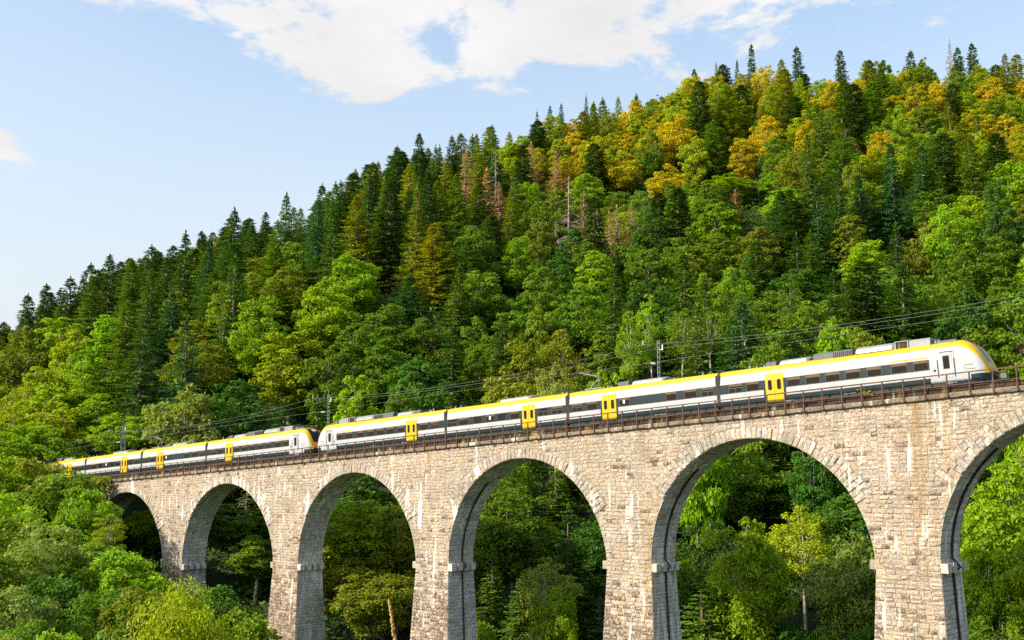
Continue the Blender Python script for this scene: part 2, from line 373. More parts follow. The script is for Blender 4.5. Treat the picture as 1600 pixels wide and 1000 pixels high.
# ------------------------------------------------------------------ viaduct
HS = -11.6642        # springing below the coping, at each pier
HALF = 2.38          # half pier width at the springing
RAD = PITCHP/2-HALF  # arch radius
DEP = 3.5            # depth of the masonry
CROWN = -1.6238
VI = empty('stone_viaduct', BW(-50, DEP/2, -31)); VA = BW(-50, DEP/2, -31)
tag(VI, 'long pale granite railway viaduct with tall round arches crossing the gorge', 'viaduct')
ARCHES = [-1.5, -.5, .5, 1.5, 2.5, 3.5, 4.5]
PIERS = [-2, -1, 0, 1, 2, 3, 4, 5]
def arch_c(k):
    u = -k*PITCHP
    return u, ZC(u)+CROWN-RAD
def thick(th):
    d = abs(th-math.pi/2)/math.radians(60)
    return .88+.75*min(1, d)**2
TH0 = math.radians(30)

def clip(poly, a, b, c):
    """keep a*x+b*y>=c"""
    out = []
    for i in range(len(poly)):
        p, q = poly[i], poly[(i+1) % len(poly)]
        dp, dq = a*p[0]+b*p[1]-c, a*q[0]+b*q[1]-c
        if dp >= 0: out.append(p)
        if dp*dq < 0:
            t = dp/(dp-dq); out.append((p[0]+(q[0]-p[0])*t, p[1]+(q[1]-p[1])*t))
    return out
def area(p): return abs(sum(p[i][0]*p[(i+1) % len(p)][1]-p[(i+1) % len(p)][0]*p[i][1] for i in range(len(p))))/2
def clean(p):
    o = []
    for q in p:
        if not o or math.hypot(q[0]-o[-1][0], q[1]-o[-1][1]) > .03: o.append(q)
    if len(o) > 1 and math.hypot(o[0][0]-o[-1][0], o[0][1]-o[-1][1]) < .03: o.pop()
    return o
def inset(p, d):
    n = len(p); cx = sum(q[0] for q in p)/n; cy = sum(q[1] for q in p)/n
    out = []
    for i in range(n):
        a, b, c = p[i-1], p[i], p[(i+1) % n]
        e1 = (b[0]-a[0], b[1]-a[1]); e2 = (c[0]-b[0], c[1]-b[1])
        l1 = math.hypot(*e1) or 1; l2 = math.hypot(*e2) or 1
        n1 = (-e1[1]/l1, e1[0]/l1); n2 = (-e2[1]/l2, e2[0]/l2)
        if n1[0]*(cx-b[0])+n1[1]*(cy-b[1]) < 0: n1 = (-n1[0], -n1[1])
        if n2[0]*(cx-b[0])+n2[1]*(cy-b[1]) < 0: n2 = (-n2[0], -n2[1])
        k = 1+n1[0]*n2[0]+n1[1]*n2[1]
        k = max(k, .5)
        x = b[0]+(n1[0]+n2[0])/k*d; y = b[1]+(n1[1]+n2[1])/k*d
        out.append((x, y))
    return out
STONES = []     # (name, owner key, verts, faces, material)
def stone(name, owner, poly, fmap, proud, mat, joint=.012, edge=.075, rough=1.0):
    poly = clean(poly)
    if len(poly) < 3 or area(poly) < .02: return
    p0 = inset(poly, joint); dm = math.sqrt(area(poly))
    e = min(edge, dm*.2)
    p1 = inset(poly, joint+.006); p2 = inset(poly, joint+e)
    if area(p2) < .004: return
    n = len(p0); V = []
    V += [fmap(a, b, .06) for a, b in p0]
    V += [fmap(a, b, -.012) for a, b in p1]
    for a, b in p2:
        V.append(fmap(a+rnd.uniform(-1, 1)*e*.4*rough, b+rnd.uniform(-1, 1)*e*.3*rough, -proud*rnd.uniform(-.1, 1.15)))
    cx = sum(q[0] for q in p2)/n; cy = sum(q[1] for q in p2)/n
    V.append(fmap(cx+rnd.uniform(-.08, .08)*rough, cy+rnd.uniform(-.04, .04)*rough, -proud*rnd.uniform(.3, 1.5)))
    F = [(i, (i+1) % n, n+(i+1) % n, n+i) for i in range(n)]
    F += [(n+i, n+(i+1) % n, 2*n+(i+1) % n, 2*n+i) for i in range(n)]
    F += [(2*n+i, 2*n+(i+1) % n, 3*n) for i in range(n)]
    STONES.append((name, owner, V, F, mat))
def batter(z, zs): return max(0, zs-z)*.05
def row_cuts(a, b, lo, hi):
    L = b-a; n = max(1, round(L/rnd.uniform(lo, hi)))
    w = [rnd.uniform(.7, 1.35) for _ in range(n)]; s = sum(w); x = a; out = [a]
    for q in w: x += q*L/s; out.append(x)
    out[-1] = b; return out
def arch_clips(poly, extra):
    """cut a face stone back to the edge of the neighbouring arches; None if inside an opening"""
    cx = sum(p[0] for p in poly)/len(poly); cy = sum(p[1] for p in poly)/len(poly)
    for k in ARCHES:
        au, az = arch_c(k)
        if abs(cx-au) > PITCHP*.62: continue
        dx, dz = cx-au, cy-az
        if dz <= 0:
            s = 1 if dx > 0 else -1
            poly = clip(poly, s, 0, s*au+RAD)
        else:
            th = math.atan2(dz, dx); R = RAD+(thick(th) if TH0 <= th <= math.pi-TH0 else 0)
            # local normal of the ring's back
            h = .01
            def pt(t):
                rr = RAD+(thick(t) if TH0 <= th <= math.pi-TH0 else 0); return au+rr*math.cos(t), az+rr*math.sin(t)
            p, q = pt(th-h), pt(th+h); tx, tz_ = q[0]-p[0], q[1]-p[1]; L = math.hypot(tx, tz_)
            nx, nz = tz_/L, -tx/L
            if nx*dx+nz*dz < 0: nx, nz = -nx, -nz
            c0 = pt(th); poly = clip(poly, nx, nz, nx*c0[0]+nz*c0[1])
        if len(poly) < 3: return None
    return poly

fz = lambda u, z, d: BW(u, d, z)
ZB = 5.9          # pier coursing runs up to this far above the arch centres
FACE_END_L, FACE_END_R = -124.0, 40.0
# spandrels: courses follow the gradient
for k in ARCHES:
    if k < -.6: continue
    au, az = arch_c(k)
    u0, u1 = au-PITCHP/2+1.87, au+PITCHP/2-1.87
    v = 0.0; r = 0
    while v > -9:
        hgt = rnd.choice((.28, .31, .34, .38))
        for a, b in zip(*(lambda c: (c[:-1], c[1:]))(row_cuts(u0, u1, .52, .80))):
            poly = [(a, ZC(a)+v-hgt), (b, ZC(b)+v-hgt), (b, ZC(b)+v), (a, ZC(a)+v)]
            poly = clip(poly, 0, 1, az+ZB-.3)
            if len(poly) < 3: continue
            poly = arch_clips(poly, 0)
            if poly: stone('facing_stone', ('arch', k), poly, fz, rnd.uniform(.02, .075), 'stone')
        v -= hgt; r += 1
# pilasters and piers: level courses
for k in PIERS:
    if k < -1: continue
    pu = -k*PITCHP; zs = ZC(pu)+HS
    zb = arch_c(k+.5)[1]+ZB if k < 5 else arch_c(4.5)[1]+ZB
    zb2 = arch_c(k-.5)[1]+ZB
    z = -23.0 if k < 3 else -21.0
    while z < ZC(pu)-.02:
        hgt = rnd.choice((.28, .31, .34, .38)); zt = min(z+hgt, ZC(pu)+.1)
        if zt-z < .15: break
        if z < zb: lo, hi = pu-PITCHP/2+.5, pu+PITCHP/2-.5
        elif z < zb2: lo, hi = pu-1.85, pu+3.2
        else: lo, hi = pu-1.85, pu+1.85
        bt = batter(z, zs)
        if z < zs-.2: lo, hi = pu-HALF-bt, pu+HALF+bt
        elif z < zb: lo, hi = pu-3.2, pu+3.2
        if k == 5: lo = max(lo, pu-3)
        cs = row_cuts(lo, hi, .52, .82)
        for a, b in zip(cs[:-1], cs[1:]):
            poly = [(a, z), (b, z), (b, zt), (a, zt)]
            poly = clip(poly, G_, -1, -(Z0_)) if False else clip(poly, G_, -1, -Z0_+.0)
            if len(poly) < 3: continue
            if z >= zs-.2:
                poly = arch_clips(poly, 0)
            if not poly: continue
            nb = -bt
            stone('facing_stone', ('pier', k), poly, (lambda u, zz, d, nb=nb: BW(u, d+nb, zz)), rnd.uniform(.025, .085) if z < zb else rnd.uniform(.02, .07), 'stone')
        # the side that faces the near end
        if z < zs-.05:
            us = pu+HALF+bt; c2 = row_cuts(-bt, DEP+bt, .6, 1.0)
            for a, b in zip(c2[:-1], c2[1:]):
                poly = [(a, z), (b, z), (b, min(zt, zs)), (a, min(zt, zs))]
                stone('side_stone', ('pier', k), poly, (lambda n, zz, d, us=us: BW(us-d, n, zz)), rnd.uniform(.015, .05), 'soffit', .014)
        z = zt
# arch rings and soffits
for k in ARCHES:
    if k < -.6: continue
    au, az = arch_c(k)
    n = 46; ths = [TH0+(math.pi-2*TH0)*i/n for i in range(n+1)]
    for i in range(n):
        a, b = ths[i], ths[i+1]; mid = (a+b)/2
        def P(t, r): return (au+r*math.cos(t), az+r*math.sin(t))
        T = thick(mid)+rnd.uniform(-.03, .06); segs = [(0, T)]
        if T > 1.12:
            c = T*(.42 if i % 2 else .6); segs = [(0, c), (c, T)]
        for s0, s1 in segs:
            poly = [P(a, RAD+s0), P(b, RAD+s0), P(b, RAD+s1), P(a, RAD+s1)]
            stone('voussoir', ('arch', k), poly, (lambda u, z, d: BW(u, d-.05, z)), rnd.uniform(.04, .11), 'voussoir', .014)
    # soffit courses
    nr = 64; t = -.02
    zl, zr = ZC(au-PITCHP/2)+HS, ZC(au+PITCHP/2)+HS
    for i in range(nr):
        a, b = math.pi*i/nr, math.pi*(i+1)/nr
        if b < math.pi*.28: continue
        cs = row_cuts(-.02, DEP, .7, 1.3)
        for c0, c1 in zip(cs[:-1], cs[1:]):
            poly = [(c0, a*RAD), (c1, a*RAD), (c1, b*RAD), (c0, b*RAD)]
            stone('soffit_stone', ('arch', k), poly, (lambda nn, s, d: BW(au+(RAD+d)*math.cos(s/RAD), nn, az+(RAD+d)*math.sin(s/RAD))), rnd.uniform(.008, .03), 'soffit', .012, .03)
    z = az
    while z > zl+.1:      # stilt below the lower springing
        cs = row_cuts(-.02, DEP, .7, 1.2); z1 = max(z-.42, zl)
        for c0, c1 in zip(cs[:-1], cs[1:]):
            stone('soffit_stone', ('arch', k), [(c0, z1), (c1, z1), (c1, z), (c0, z)], (lambda nn, zz, d: BW(au-RAD-d, nn, zz)), rnd.uniform(.01, .03), 'soffit', .012, .03)
        z = z1

# cores behind the facing
OWN = {}
for k in ARCHES:
    au, az = arch_c(k)
    th = [math.pi*i/48 for i in range(49)][::-1]
    prof = [(au-PITCHP/2, None), (au-RAD, ZC(au-PITCHP/2)+HS-.3)]+[(au+RAD*math.cos(t), az+RAD*math.sin(t)) for t in th]+[(au+RAD, ZC(au+PITCHP/2)+HS-.3), (au+PITCHP/2, None)]
    V, F = [], []
    n0, n1 = .008, DEP-.008
    bot = [(u, (z if z is not None else ZC(u)+HS-.3)) for u, z in prof]
    for u, z in bot:
        V += [BW(u, n0, z), BW(u, n0, ZC(u)+.02), BW(u, n1, z), BW(u, n1, ZC(u)+.02)]
    for i in range(len(bot)-1):
        a, b = 4*i, 4*i+4
        F += [(a, b, b+1, a+1), (a+2, a+3, b+3, b+2), (a+1, b+1, b+3, a+3)]
        if 0 < i < len(bot)-2: F += [(a, a+2, b+2, b)]
    o = link('arch', mesh_np('arch', V, F), 'mortar', VI, None, VA); OWN[('arch', k)] = o
for k in PIERS:
    pu = -k*PITCHP; zs = ZC(pu)+HS
    zb = min(-33, zs-3)
    V = []
    for z in (zb, zs-.02):
        bt = batter(z, zs); h = HALF+bt-.012
        V += [BW(pu-h, -bt+.012, z), BW(pu+h, -bt+.012, z), BW(pu+h, DEP+bt-.012, z), BW(pu-h, DEP+bt-.012, z)]
    o = link('pier', mesh_np('pier', V, [(0, 1, 5, 4), (1, 2, 6, 5), (2, 3, 7, 6), (3, 0, 4, 7), (3, 2, 1, 0), (4, 5, 6, 7)]), 'mortar', VI, None, VA)
    OWN[('pier', k)] = o
    if k < -1 or k > 4: continue
    for s in (-1, 1):
        for j in range(4):
            mb = MB(); n0 = .02+j*.9+(-.03 if j == 0 else .04); n1 = n0+.60+(.1 if j == 0 else 0)
            u0 = pu+s*(HALF-.05); u1 = pu+s*(HALF+.52); z0 = zs-.36; z1 = zs+.32; cb = .1
            if s < 0: u0, u1 = u1, u0
            V = []
            for (uu, nn, z) in [(u0, n0, z0), (u1, n0, z0), (u1, n1, z0), (u0, n1, z0), (u0, n0, z1), (u1, n0, z1), (u1, n1, z1), (u0, n1, z1)]:
                V.append(BW(uu+rnd.uniform(-.015, .015), nn, z+rnd.uniform(-.02, .02)))
            mb.add(V, [(0, 1, 5, 4), (1, 2, 6, 5), (2, 3, 7, 6), (3, 0, 4, 7), (3, 2, 1, 0), (4, 5, 6, 7)])
            mb.build('impost_block', ['soffit' if s > 0 else 'voussoir'], o)
    if k in (0, 1, 2):     # drainpipe on the side towards the near end, rising round the soffit
        mb = MB(); au, az = arch_c(k-.5); n_ = 1.85; pts = []
        for z in np.linspace(-23, zs-.4, 8): pts.append(BW(pu+HALF+batter(z, zs)+.10, n_, z))
        pts.append(BW(pu+HALF+.66, n_, zs)); pts.append(BW(au-RAD+.12, n_, zs+.6))
        for i in range(10):
            t = math.pi*(1-.03-.25*i/9); pts.append(BW(au+(RAD-.1)*math.cos(t), n_, az+(RAD-.1)*math.sin(t)))
        mb.tube(pts, .085, 6); mb.build('drainpipe', ['black'], o, smooth=True)

def poly_area_px(V):
    P = [project(p)[:2] for p in V]; n = (len(V)-1)//3
    P = P[n:2*n]
    inside = all(-20 < p[0] < 1620 and -20 < p[1] < 1020 for p in P)
    return area(P) if inside else 0
by = {}
for st in STONES: by.setdefault(st[0], []).append(st)
restV, restF, restM = [], [], []
SM = ['stone', 'voussoir', 'soffit']
for nme, lst in by.items():
    lst.sort(key=lambda s: -poly_area_px(s[2]))
    lim = {'facing_stone': 300, 'voussoir': 300, 'side_stone': 120, 'soffit_stone': 120}[nme]
    for i, (nm_, own, V, F, mat) in enumerate(lst):
        if i < lim and poly_area_px(V) > 0:
            link(nme, mesh_np(nme, V, F), mat, OWN[own])
        else:
            b = len(restV); restV += V; restF += [tuple(q+b for q in f) for f in F]; restM += [SM.index(mat)]*len(F)
rest = link('smaller_facing_stones', mesh_np('smaller_facing_stones', restV, restF), SM, VI, restM, VA); rest['kind'] = 'stuff'

# coping and the dark kerb above it
cop = MB(); cop.add([BW(u, n, ZC(u)+h) for u in (-140, 45) for n in (.12, DEP-.12) for h in (-.02, .40)], [(0, 1, 3, 2), (4, 6, 7, 5), (0, 4, 5, 1), (2, 3, 7, 6), (0, 2, 6, 4), (1, 5, 7, 3)])
cop = cop.build('deck', ['ballast'], VI, VA)
def blocks(name, h0, h1, n0, n1, L, mat, u0, u1, jit):
    u = u0
    while u < u1:
        w = L*rnd.uniform(.75, 1.25); a, b = u+.012, u+w-.012
        ga = [rnd.uniform(-jit, jit) for _ in range(12)]
        V = []; um = (a+b)/2
        for i, uu in enumerate((a, um, b)):
            V += [BW(uu, n0+.05+ga[i], ZC(uu)+h0), BW(uu, n0+ga[i+3], ZC(uu)+h0+.08), BW(uu, n0+ga[i+6], ZC(uu)+h1-.06), BW(uu, n0+.06+ga[i+9], ZC(uu)+h1), BW(uu, n1, ZC(uu)+h1), BW(uu, n1, ZC(uu)+h0)]
        F = [(6*i+j, 6*i+(j+1) % 6, 6*(i+1)+(j+1) % 6, 6*(i+1)+j) for i in range(2) for j in range(6)]+[(5, 4, 3, 2, 1, 0), (12, 13, 14, 15, 16, 17)]
        link(name, mesh_np(name, V, F), mat, cop); u += w
blocks('coping_stone', 0.0, .36, -.26, .55, 1.25, 'coping', -134, 26, .03)
blocks('kerb_block', .362, .78, -.06, .40, 1.6, 'curb', -134, 26, .045)
for u0, u1 in ((26, 45),):
    blocks('coping_stone', 0.0, .36, -.20, .55, 6, 'coping', u0, u1, .02)
# far-side parapet
fp = MB(); fp.add([BW(u, n, ZC(u)+h) for u in (-140, 45) for n in (DEP-.4, DEP+.15) for h in (.0, .78)], [(0, 1, 3, 2), (4, 6, 7, 5), (0, 4, 5, 1), (2, 3, 7, 6), (0, 2, 6, 4), (1, 5, 7, 3)])
fp.build('far_kerb', ['curb'], cop)

# track
TN = DEP/2; RH = .45
tr = MB()
for s in (-1, 1):
    n = TN+s*.75
    tr.add([BW(u, n+a, ZC(u)+h) for u in (-230, 60) for a, h in ((-.07, RH-.15), (.07, RH-.15), (.036, RH), (-.036, RH))], [(0, 1, 5, 4), (1, 2, 6, 5), (2, 3, 7, 6), (3, 0, 4, 7)])
tag(tr.build('railway_track', ['rail_steel']), 'single railway line along the top of the viaduct', kind='structure')
bl = MB(); bl.add([BW(u, n, ZC(u)+h) for u in (-230, 60) for n, h in ((TN-1.35, .404), (TN+1.35, .404), (TN+1.2, RH-.1+.0), (TN-1.2, RH-.1))], [(0, 1, 5, 4), (1, 2, 6, 5), (2, 3, 7, 6), (3, 0, 4, 7)])
bm_ = MB(); bm_.box(0, 1, 0, 1, 0, 1)
emb = MB(); emb.add([BW(u, n, ZC(u)+h) for u in (-230, -120) for n, h in ((TN-3.4, -1.4), (TN-1.8, .30), (TN+1.8, .30), (TN+3.4, -1.4))], [(0, 1, 5, 4), (1, 2, 6, 5), (2, 3, 7, 6), (3, 0, 4, 7)])
tag(emb.build('ballast_bed', ['ballast']), 'brown ballast bed beyond the far end of the viaduct', kind='structure')

# railing
RL = empty('railing', BW(-50, -.22, ZC(-50)+.1)); RA = BW(-50, -.22, ZC(-50)+.1)
tag(RL, 'rusty brown steel railing along the near edge of the viaduct', 'railing')
u = -134.0
while u < 26:
    mb = MB(); n = -.30; j = rnd.uniform(-.012, .012)
    mb.add([BW(u+a+(j if t else 0), n+b, ZC(u)+h) for t, h in ((0, -.02), (1, 1.66)) for a, b in ((-.045, -.045), (.045, -.045), (.045, .045), (-.045, .045))],
           [(0, 1, 5, 4), (1, 2, 6, 5), (2, 3, 7, 6), (3, 0, 4, 7), (3, 2, 1, 0), (4, 5, 6, 7)])
    mb.tube([BW(u+.02, n, ZC(u)+.30), BW(u+.14, n-.10, ZC(u)+.05), BW(u+.16, n+.05, ZC(u)-.04)], .028, 4)
    mb.build('post', ['rust'], RL, RA); u += 1.6
for h, w in ((1.66, .045), (.86, .03)):
    mb = MB(); uu = list(np.arange(-134, 26, 8.0))+[26]
    V = []
    for q in uu: V += [BW(q, -.30+a, ZC(q)+h+b+rnd.uniform(-.01, .01)) for a, b in ((-w, -w), (w, -w), (w, w), (-w, w))]
    mb.add(V, [(4*i+j, 4*i+(j+1) % 4, 4*i+4+(j+1) % 4, 4*i+4+j) for i in range(len(uu)-1) for j in range(4)])
    mb.build('rail', ['rust'], RL, RA)
# a tuft of yellow ragwort on the kerb
tf = []
for i in range(60):
    c = Vector((rnd.gauss(0, .28), rnd.gauss(0, .1), abs(rnd.gauss(.25, .18)))); a = Vector((rnd.gauss(0, 1), rnd.gauss(0, 1), rnd.gauss(0, 1))).normalized()*.09; b = a.orthogonal().normalized()*.06
    tf += [c-a, c-b, c+a, c+b]
o = link('ragwort_tuft', mesh_np('ragwort_tuft', [tuple(p) for p in tf], np.arange(240).reshape(-1, 4)), 'leaf'); u_ = -2.6
o.location = BW(u_, .05, ZC(u_)+.76); o.color = (.55, .42, .02, 1); tag(o, 'small yellow flowering tuft growing on the kerb beside the leading carriage', 'plant')

# ------------------------------------------------------------------ trains
# frame: x along the line (near end positive), y across (negative towards the camera), z above rail
sl = math.sqrt(1+G_*G_)
XA = Vector((EX, EY, G_)).normalized(); YA = Vector((MX, MY, 0)); YA = Vector((-YA.x, -YA.y, 0))  # right-handed with z up
ZA = XA.cross(-YA) if XA.cross(-YA).z > 0 else XA.cross(YA)
YA = ZA.cross(XA)           # lateral axis; the camera side is where YA points towards -M
SGN = 1 if YA.x*(-MX)+YA.y*(-MY) > 0 else -1   # +1: camera side is +y
R3 = Matrix((XA, YA, ZA)).transposed().to_4x4()
HWD = 1.43
def prof_pts():
    return [(1.30, .36), (1.40, .42), (HWD, .72), (HWD, 1.12), (HWD, 1.71), (HWD-.004, 2.48), (HWD-.03, 2.9), (HWD-.07, 3.16), (HWD-.13, 3.36), (HWD-.26, 3.51), (.85, 3.63), (.45, 3.69), (0, 3.71)]
BANDS = ['under', 'under', 'dark', 'white', 'dark', 'white', 'white', 'yellow', 'yellow', 'yellow', 'roofgrey', 'roofgrey']
CM = ['white', 'dark', 'yellow', 'roofgrey', 'black', 'glass', 'led', 'under']
ci = {m: i for i, m in enumerate(CM)}
def body(name, parent, L, doors, nose, whites, gj=11):
    """doors: list of (x0,x1); whites: list of (x0,x1) where the window band is white; nose: start of the cab curve or None"""
    P = prof_pts(); np_ = len(P)
    cuts = {0.0}
    end = nose if nose else L
    cuts.add(end)
    for a, b in doors: cuts |= {a-.28, a-.20, b+.20, b+.28}
    for a, b in whites: cuts |= {a, min(b, end)}
    cuts = sorted(c for c in cuts if 0 <= c <= end)
    st = [(x, 1.0, None) for x in cuts]
    mb = MB(); V = []; rows = []
    for x in cuts: rows.append([(x, y, z) for y, z in P])
    def segmat(x, j):
        m = BANDS[j]
        if any(a-.24 < x < b+.24 for a, b in doors) and j in (3,): m = 'dark'
        if any(a < x < b for a, b in whites) and j in (2, 4): m = 'white'
        return m
    F, Mi = [], []
    def strip(ra, rb, fm):
        nonlocal F, Mi, V
        b = len(V)
        for s in (1, -1):
            b = len(V)
            V += [(p[0], s*p[1], p[2]) for p in ra]+[(p[0], s*p[1], p[2]) for p in rb]
            for j in range(len(ra)-1):
                q = (b+j, b+len(ra)+j, b+len(ra)+j+1, b+j+1)
                F.append(q if s > 0 else q[::-1]); Mi.append(ci[fm(j)])
    for i in range(len(rows)-1):
        xm = (cuts[i]+cuts[i+1])/2
        strip(rows[i], rows[i+1], lambda j: segmat(xm, j))
    # end wall at x=0
    b = len(V); r0 = rows[0]; V += [(p[0], p[1], p[2]) for p in r0]+[(p[0], -p[1], p[2]) for p in r0[::-1]]
    F.append(tuple(range(b, b+2*np_))[::-1]); Mi.append(ci['black'])
    if not nose:
        b = len(V); r0 = rows[-1]; V += [(p[0], p[1], p[2]) for p in r0]+[(p[0], -p[1], p[2]) for p in r0[::-1]]
        F.append(tuple(range(b, b+2*np_))); Mi.append(ci['black'])
    else:
        NL = L-nose; K = 18
        prev = rows[-1]; up = NL
        for i in range(1, K+1):
            t = i/K; x = nose+NL*(1-(1-t)**1.6) if False else nose+NL*t
            q = t
            top = 3.71+.10*math.sin(min(1, q*3)*math.pi)*.4-(q**2.8)*2.45
            if q > .97: top = 1.30
            wd = 1-.05*q**2-.30*max(0, (q-.68)/.32)**2.2
            row = []
            for (y, z) in P:
                if z <= 1.12: zz = z
                else: zz = 1.12+(z-1.12)*(top-1.12)/(3.71-1.12)
                # keep the yellow shoulder about the same width as it turns down
                row.append((x+ (0.0), y*wd*(1-.10*q*max(0, (z-1.7)/2)), zz))
            if t == 1.0: row = [(x, y*.98, z) for x, y, z in row]
            def fm(j, q=q):
                if j <= 1: return 'dark'
                if j == 2: return 'white' if q < .55 else 'dark'
                if j <= 6 and q < .90: return 'white'
                if 7 <= j < gj: return 'yellow'
                if j >= gj: return 'glass' if q > .34 and q < .93 else ('yellow' if q >= .93 else 'roofgrey')
                return 'yellow'
            strip(prev, row, fm); prev = row
        b = len(V); V += [(p[0], p[1], p[2]) for p in prev]+[(p[0], -p[1], p[2]) for p in prev[::-1]]
        F.append(tuple(range(b, b+2*np_))); Mi.append(ci['black'])
    me = mesh_np(name, V, F); me.polygons.foreach_set('use_smooth', np.array([m in (ci['yellow'], ci['roofgrey'], ci['glass']) or True for m in Mi]))
    o = link(name, me, CM, parent, Mi)
    me.validate()
    md = o.modifiers.new('weld', 'WELD'); md.merge_threshold = .002
    es = o.modifiers.new('split', 'EDGE_SPLIT'); es.split_angle = math.radians(28)
    return o
S = SGN
def side(y): return S*y
def window(car, x0, x1, z0=1.735, z1=2.465, bar=False, amber=True, split=False, note=False):
    mb = MB(); yo = HWD+.014; yi = HWD+.004; fw = .032; x0 -= .07; x1 += .07
    # frame as four bars
    for a, b, c, d in ((x0, x1, z0, z0+fw), (x0, x1, z1-fw, z1), (x0, x0+fw, z0+fw, z1-fw), (x1-fw, x1, z0+fw, z1-fw)):
        mb.box(a, b, *sorted((side(yi-.02), side(yo))), c, d, 0)
    mb.box(x0+fw, x1-fw, *sorted((side(yi-.03), side(yi))), z0+fw, z1-fw, 1)
    if amber: mb.box(x0+fw+.01, x1-fw-.01, *sorted((side(yi), side(yi+.003))), z1-fw-.15, z1-fw-.01, 2)  # amber strip on the pane paints in the interior lights
    if bar: mb.box(x0+fw, x1-fw, *sorted((side(yi), side(yi+.006))), z1-fw-.19, z1-fw-.15, 3)
    if split:
        zm = z0+(z1-z0)*.55; mb.box(x0+fw, x1-fw, *sorted((side(yi), side(yi+.008))), zm-.025, zm+.025, 0)
        mb.box((x0+x1)/2-.02, (x0+x1)/2+.02, *sorted((side(yi), side(yi+.007))), z0+fw, zm-.025, 0)
    if note: mb.box((x0+x1)/2-.16, (x0+x1)/2+.06, *sorted((side(yi), side(yi+.005))), z0+.25, z0+.55, 4)
    return mb.build('window', ['framegrey', 'glass', 'amber', 'framegrey', 'paper'], car)
def door(car, x0, x1):
    xm = (x0+x1)/2; z0, z1 = .70, 2.94
    for a, b in ((x0, xm-.008), (xm+.008, x1)):
        mb = MB(); y0, y1 = HWD-.05, HWD+.03; yt = HWD-.012
        n = 6
        # slightly inclined top follows the tumblehome
        V = [(x, side(y), z) for x in (a, b) for y, z in ((y0-.05, z0), (y1, z0), (y1, 2.45), (yt+.005, z1), (y0-.05, z1))]
        mb.add(V, [(0, 5, 6, 1), (1, 6, 7, 2), (2, 7, 8, 3), (3, 8, 9, 4), (0, 1, 2, 3, 4), (9, 8, 7, 6, 5)], 0)
        wx0, wx1 = a+(b-a)*.28, a+(b-a)*.74; c = .08
        ring = [(wx0+c, 1.62), (wx1-c, 1.62), (wx1, 1.62+c), (wx1, 2.44-c), (wx1-c, 2.44), (wx0+c, 2.44), (wx0, 2.44-c), (wx0, 1.62+c)]
        ring2 = [((p[0]-(wx0+wx1)/2)*.8+(wx0+wx1)/2, (p[1]-2.03)*.91+2.03) for p in ring]
        mb.add([(p[0], side(y1+.004), p[1]) for p in ring], [tuple(range(8))], 1)
        mb.add([(p[0], side(y1+.007), p[1]) for p in ring2], [tuple(range(8))], 2)
        mb.build('door_leaf', ['yellow', 'black', 'glass'], car)
    mb = MB(); mb.box(x0, x1, *sorted((side(HWD-.02), side(HWD+.06))), .60, .67, 0); mb.build('door_step', ['under'], car)
def roof_unit(car, x0, x1, z1, style, y0=-.95, y1=.95):
    mb = MB()
    if style == 'round':
        k = 9; V = []
        for x in (x0, x0+.18, x1-.18, x1):
            sc = 1 if x not in (x0, x1) else .86
            V += [(x, math.cos(math.pi*j/(k-1))*1.0*sc, 3.45+(z1-3.45)*(.25+.75*math.sin(math.pi*j/(k-1))**.7)*(sc if True else 1)) for j in range(k)]
        F = [(i*k+j, i*k+j+1, (i+1)*k+j+1, (i+1)*k+j) for i in range(3) for j in range(k-1)]+[tuple(range(k)), tuple(range(3*k, 4*k))[::-1]]
        mb.add(V, F, 0)
        L = x1-x0
        for q in (.33, .66): mb.box(x0+L*q-.02, x0+L*q+.02, *sorted((side(.99), side(1.02))), 3.52, 3.6, 1)
        mb.box(x0, x1, -1.04, 1.04, 3.45, 3.56, 1)
        return mb.build('roof_unit', ['silver', 'unitgrey'], car)
    if style == 'long':
        mb.box(x0, x1, -1.0, 1.0, 3.45, z1, 0, .14)
        n = int((x1-x0)*.5/.16)
        for i in range(n): mb.box(x0+(x1-x0)*.52+i*.16, x0+(x1-x0)*.52+i*.16+.07, *sorted((side(.98), side(1.03))), 3.60, z1-.12, 1)
        return mb.build('roof_unit', ['unitgrey', 'black'], car)
    if style == 'frame':
        for a, b in ((x0, x0+.08), (x1-.08, x1)): mb.box(a, b, -.9, .9, 3.5, z1, 0)
        mb.box(x0+.08, x1-.08, -.9, .9, z1-.06, z1, 0); mb.box(x0+.1, x1-.1, -.82, .82, 3.5, z1-.08, 1)
        return mb.build('roof_unit', ['silver', 'curb'], car)
    if style == 'plate':
        mb.box(x0, x1, -.75, .75, 3.55, z1, 0, .04); return mb.build('roof_plate', ['unitgrey'], car)
    mb.box(x0, x1, y0, y1, 3.45, z1, 0, .10); return mb.build('roof_box', ['unitgrey' if style == 'box' else 'silver'], car)
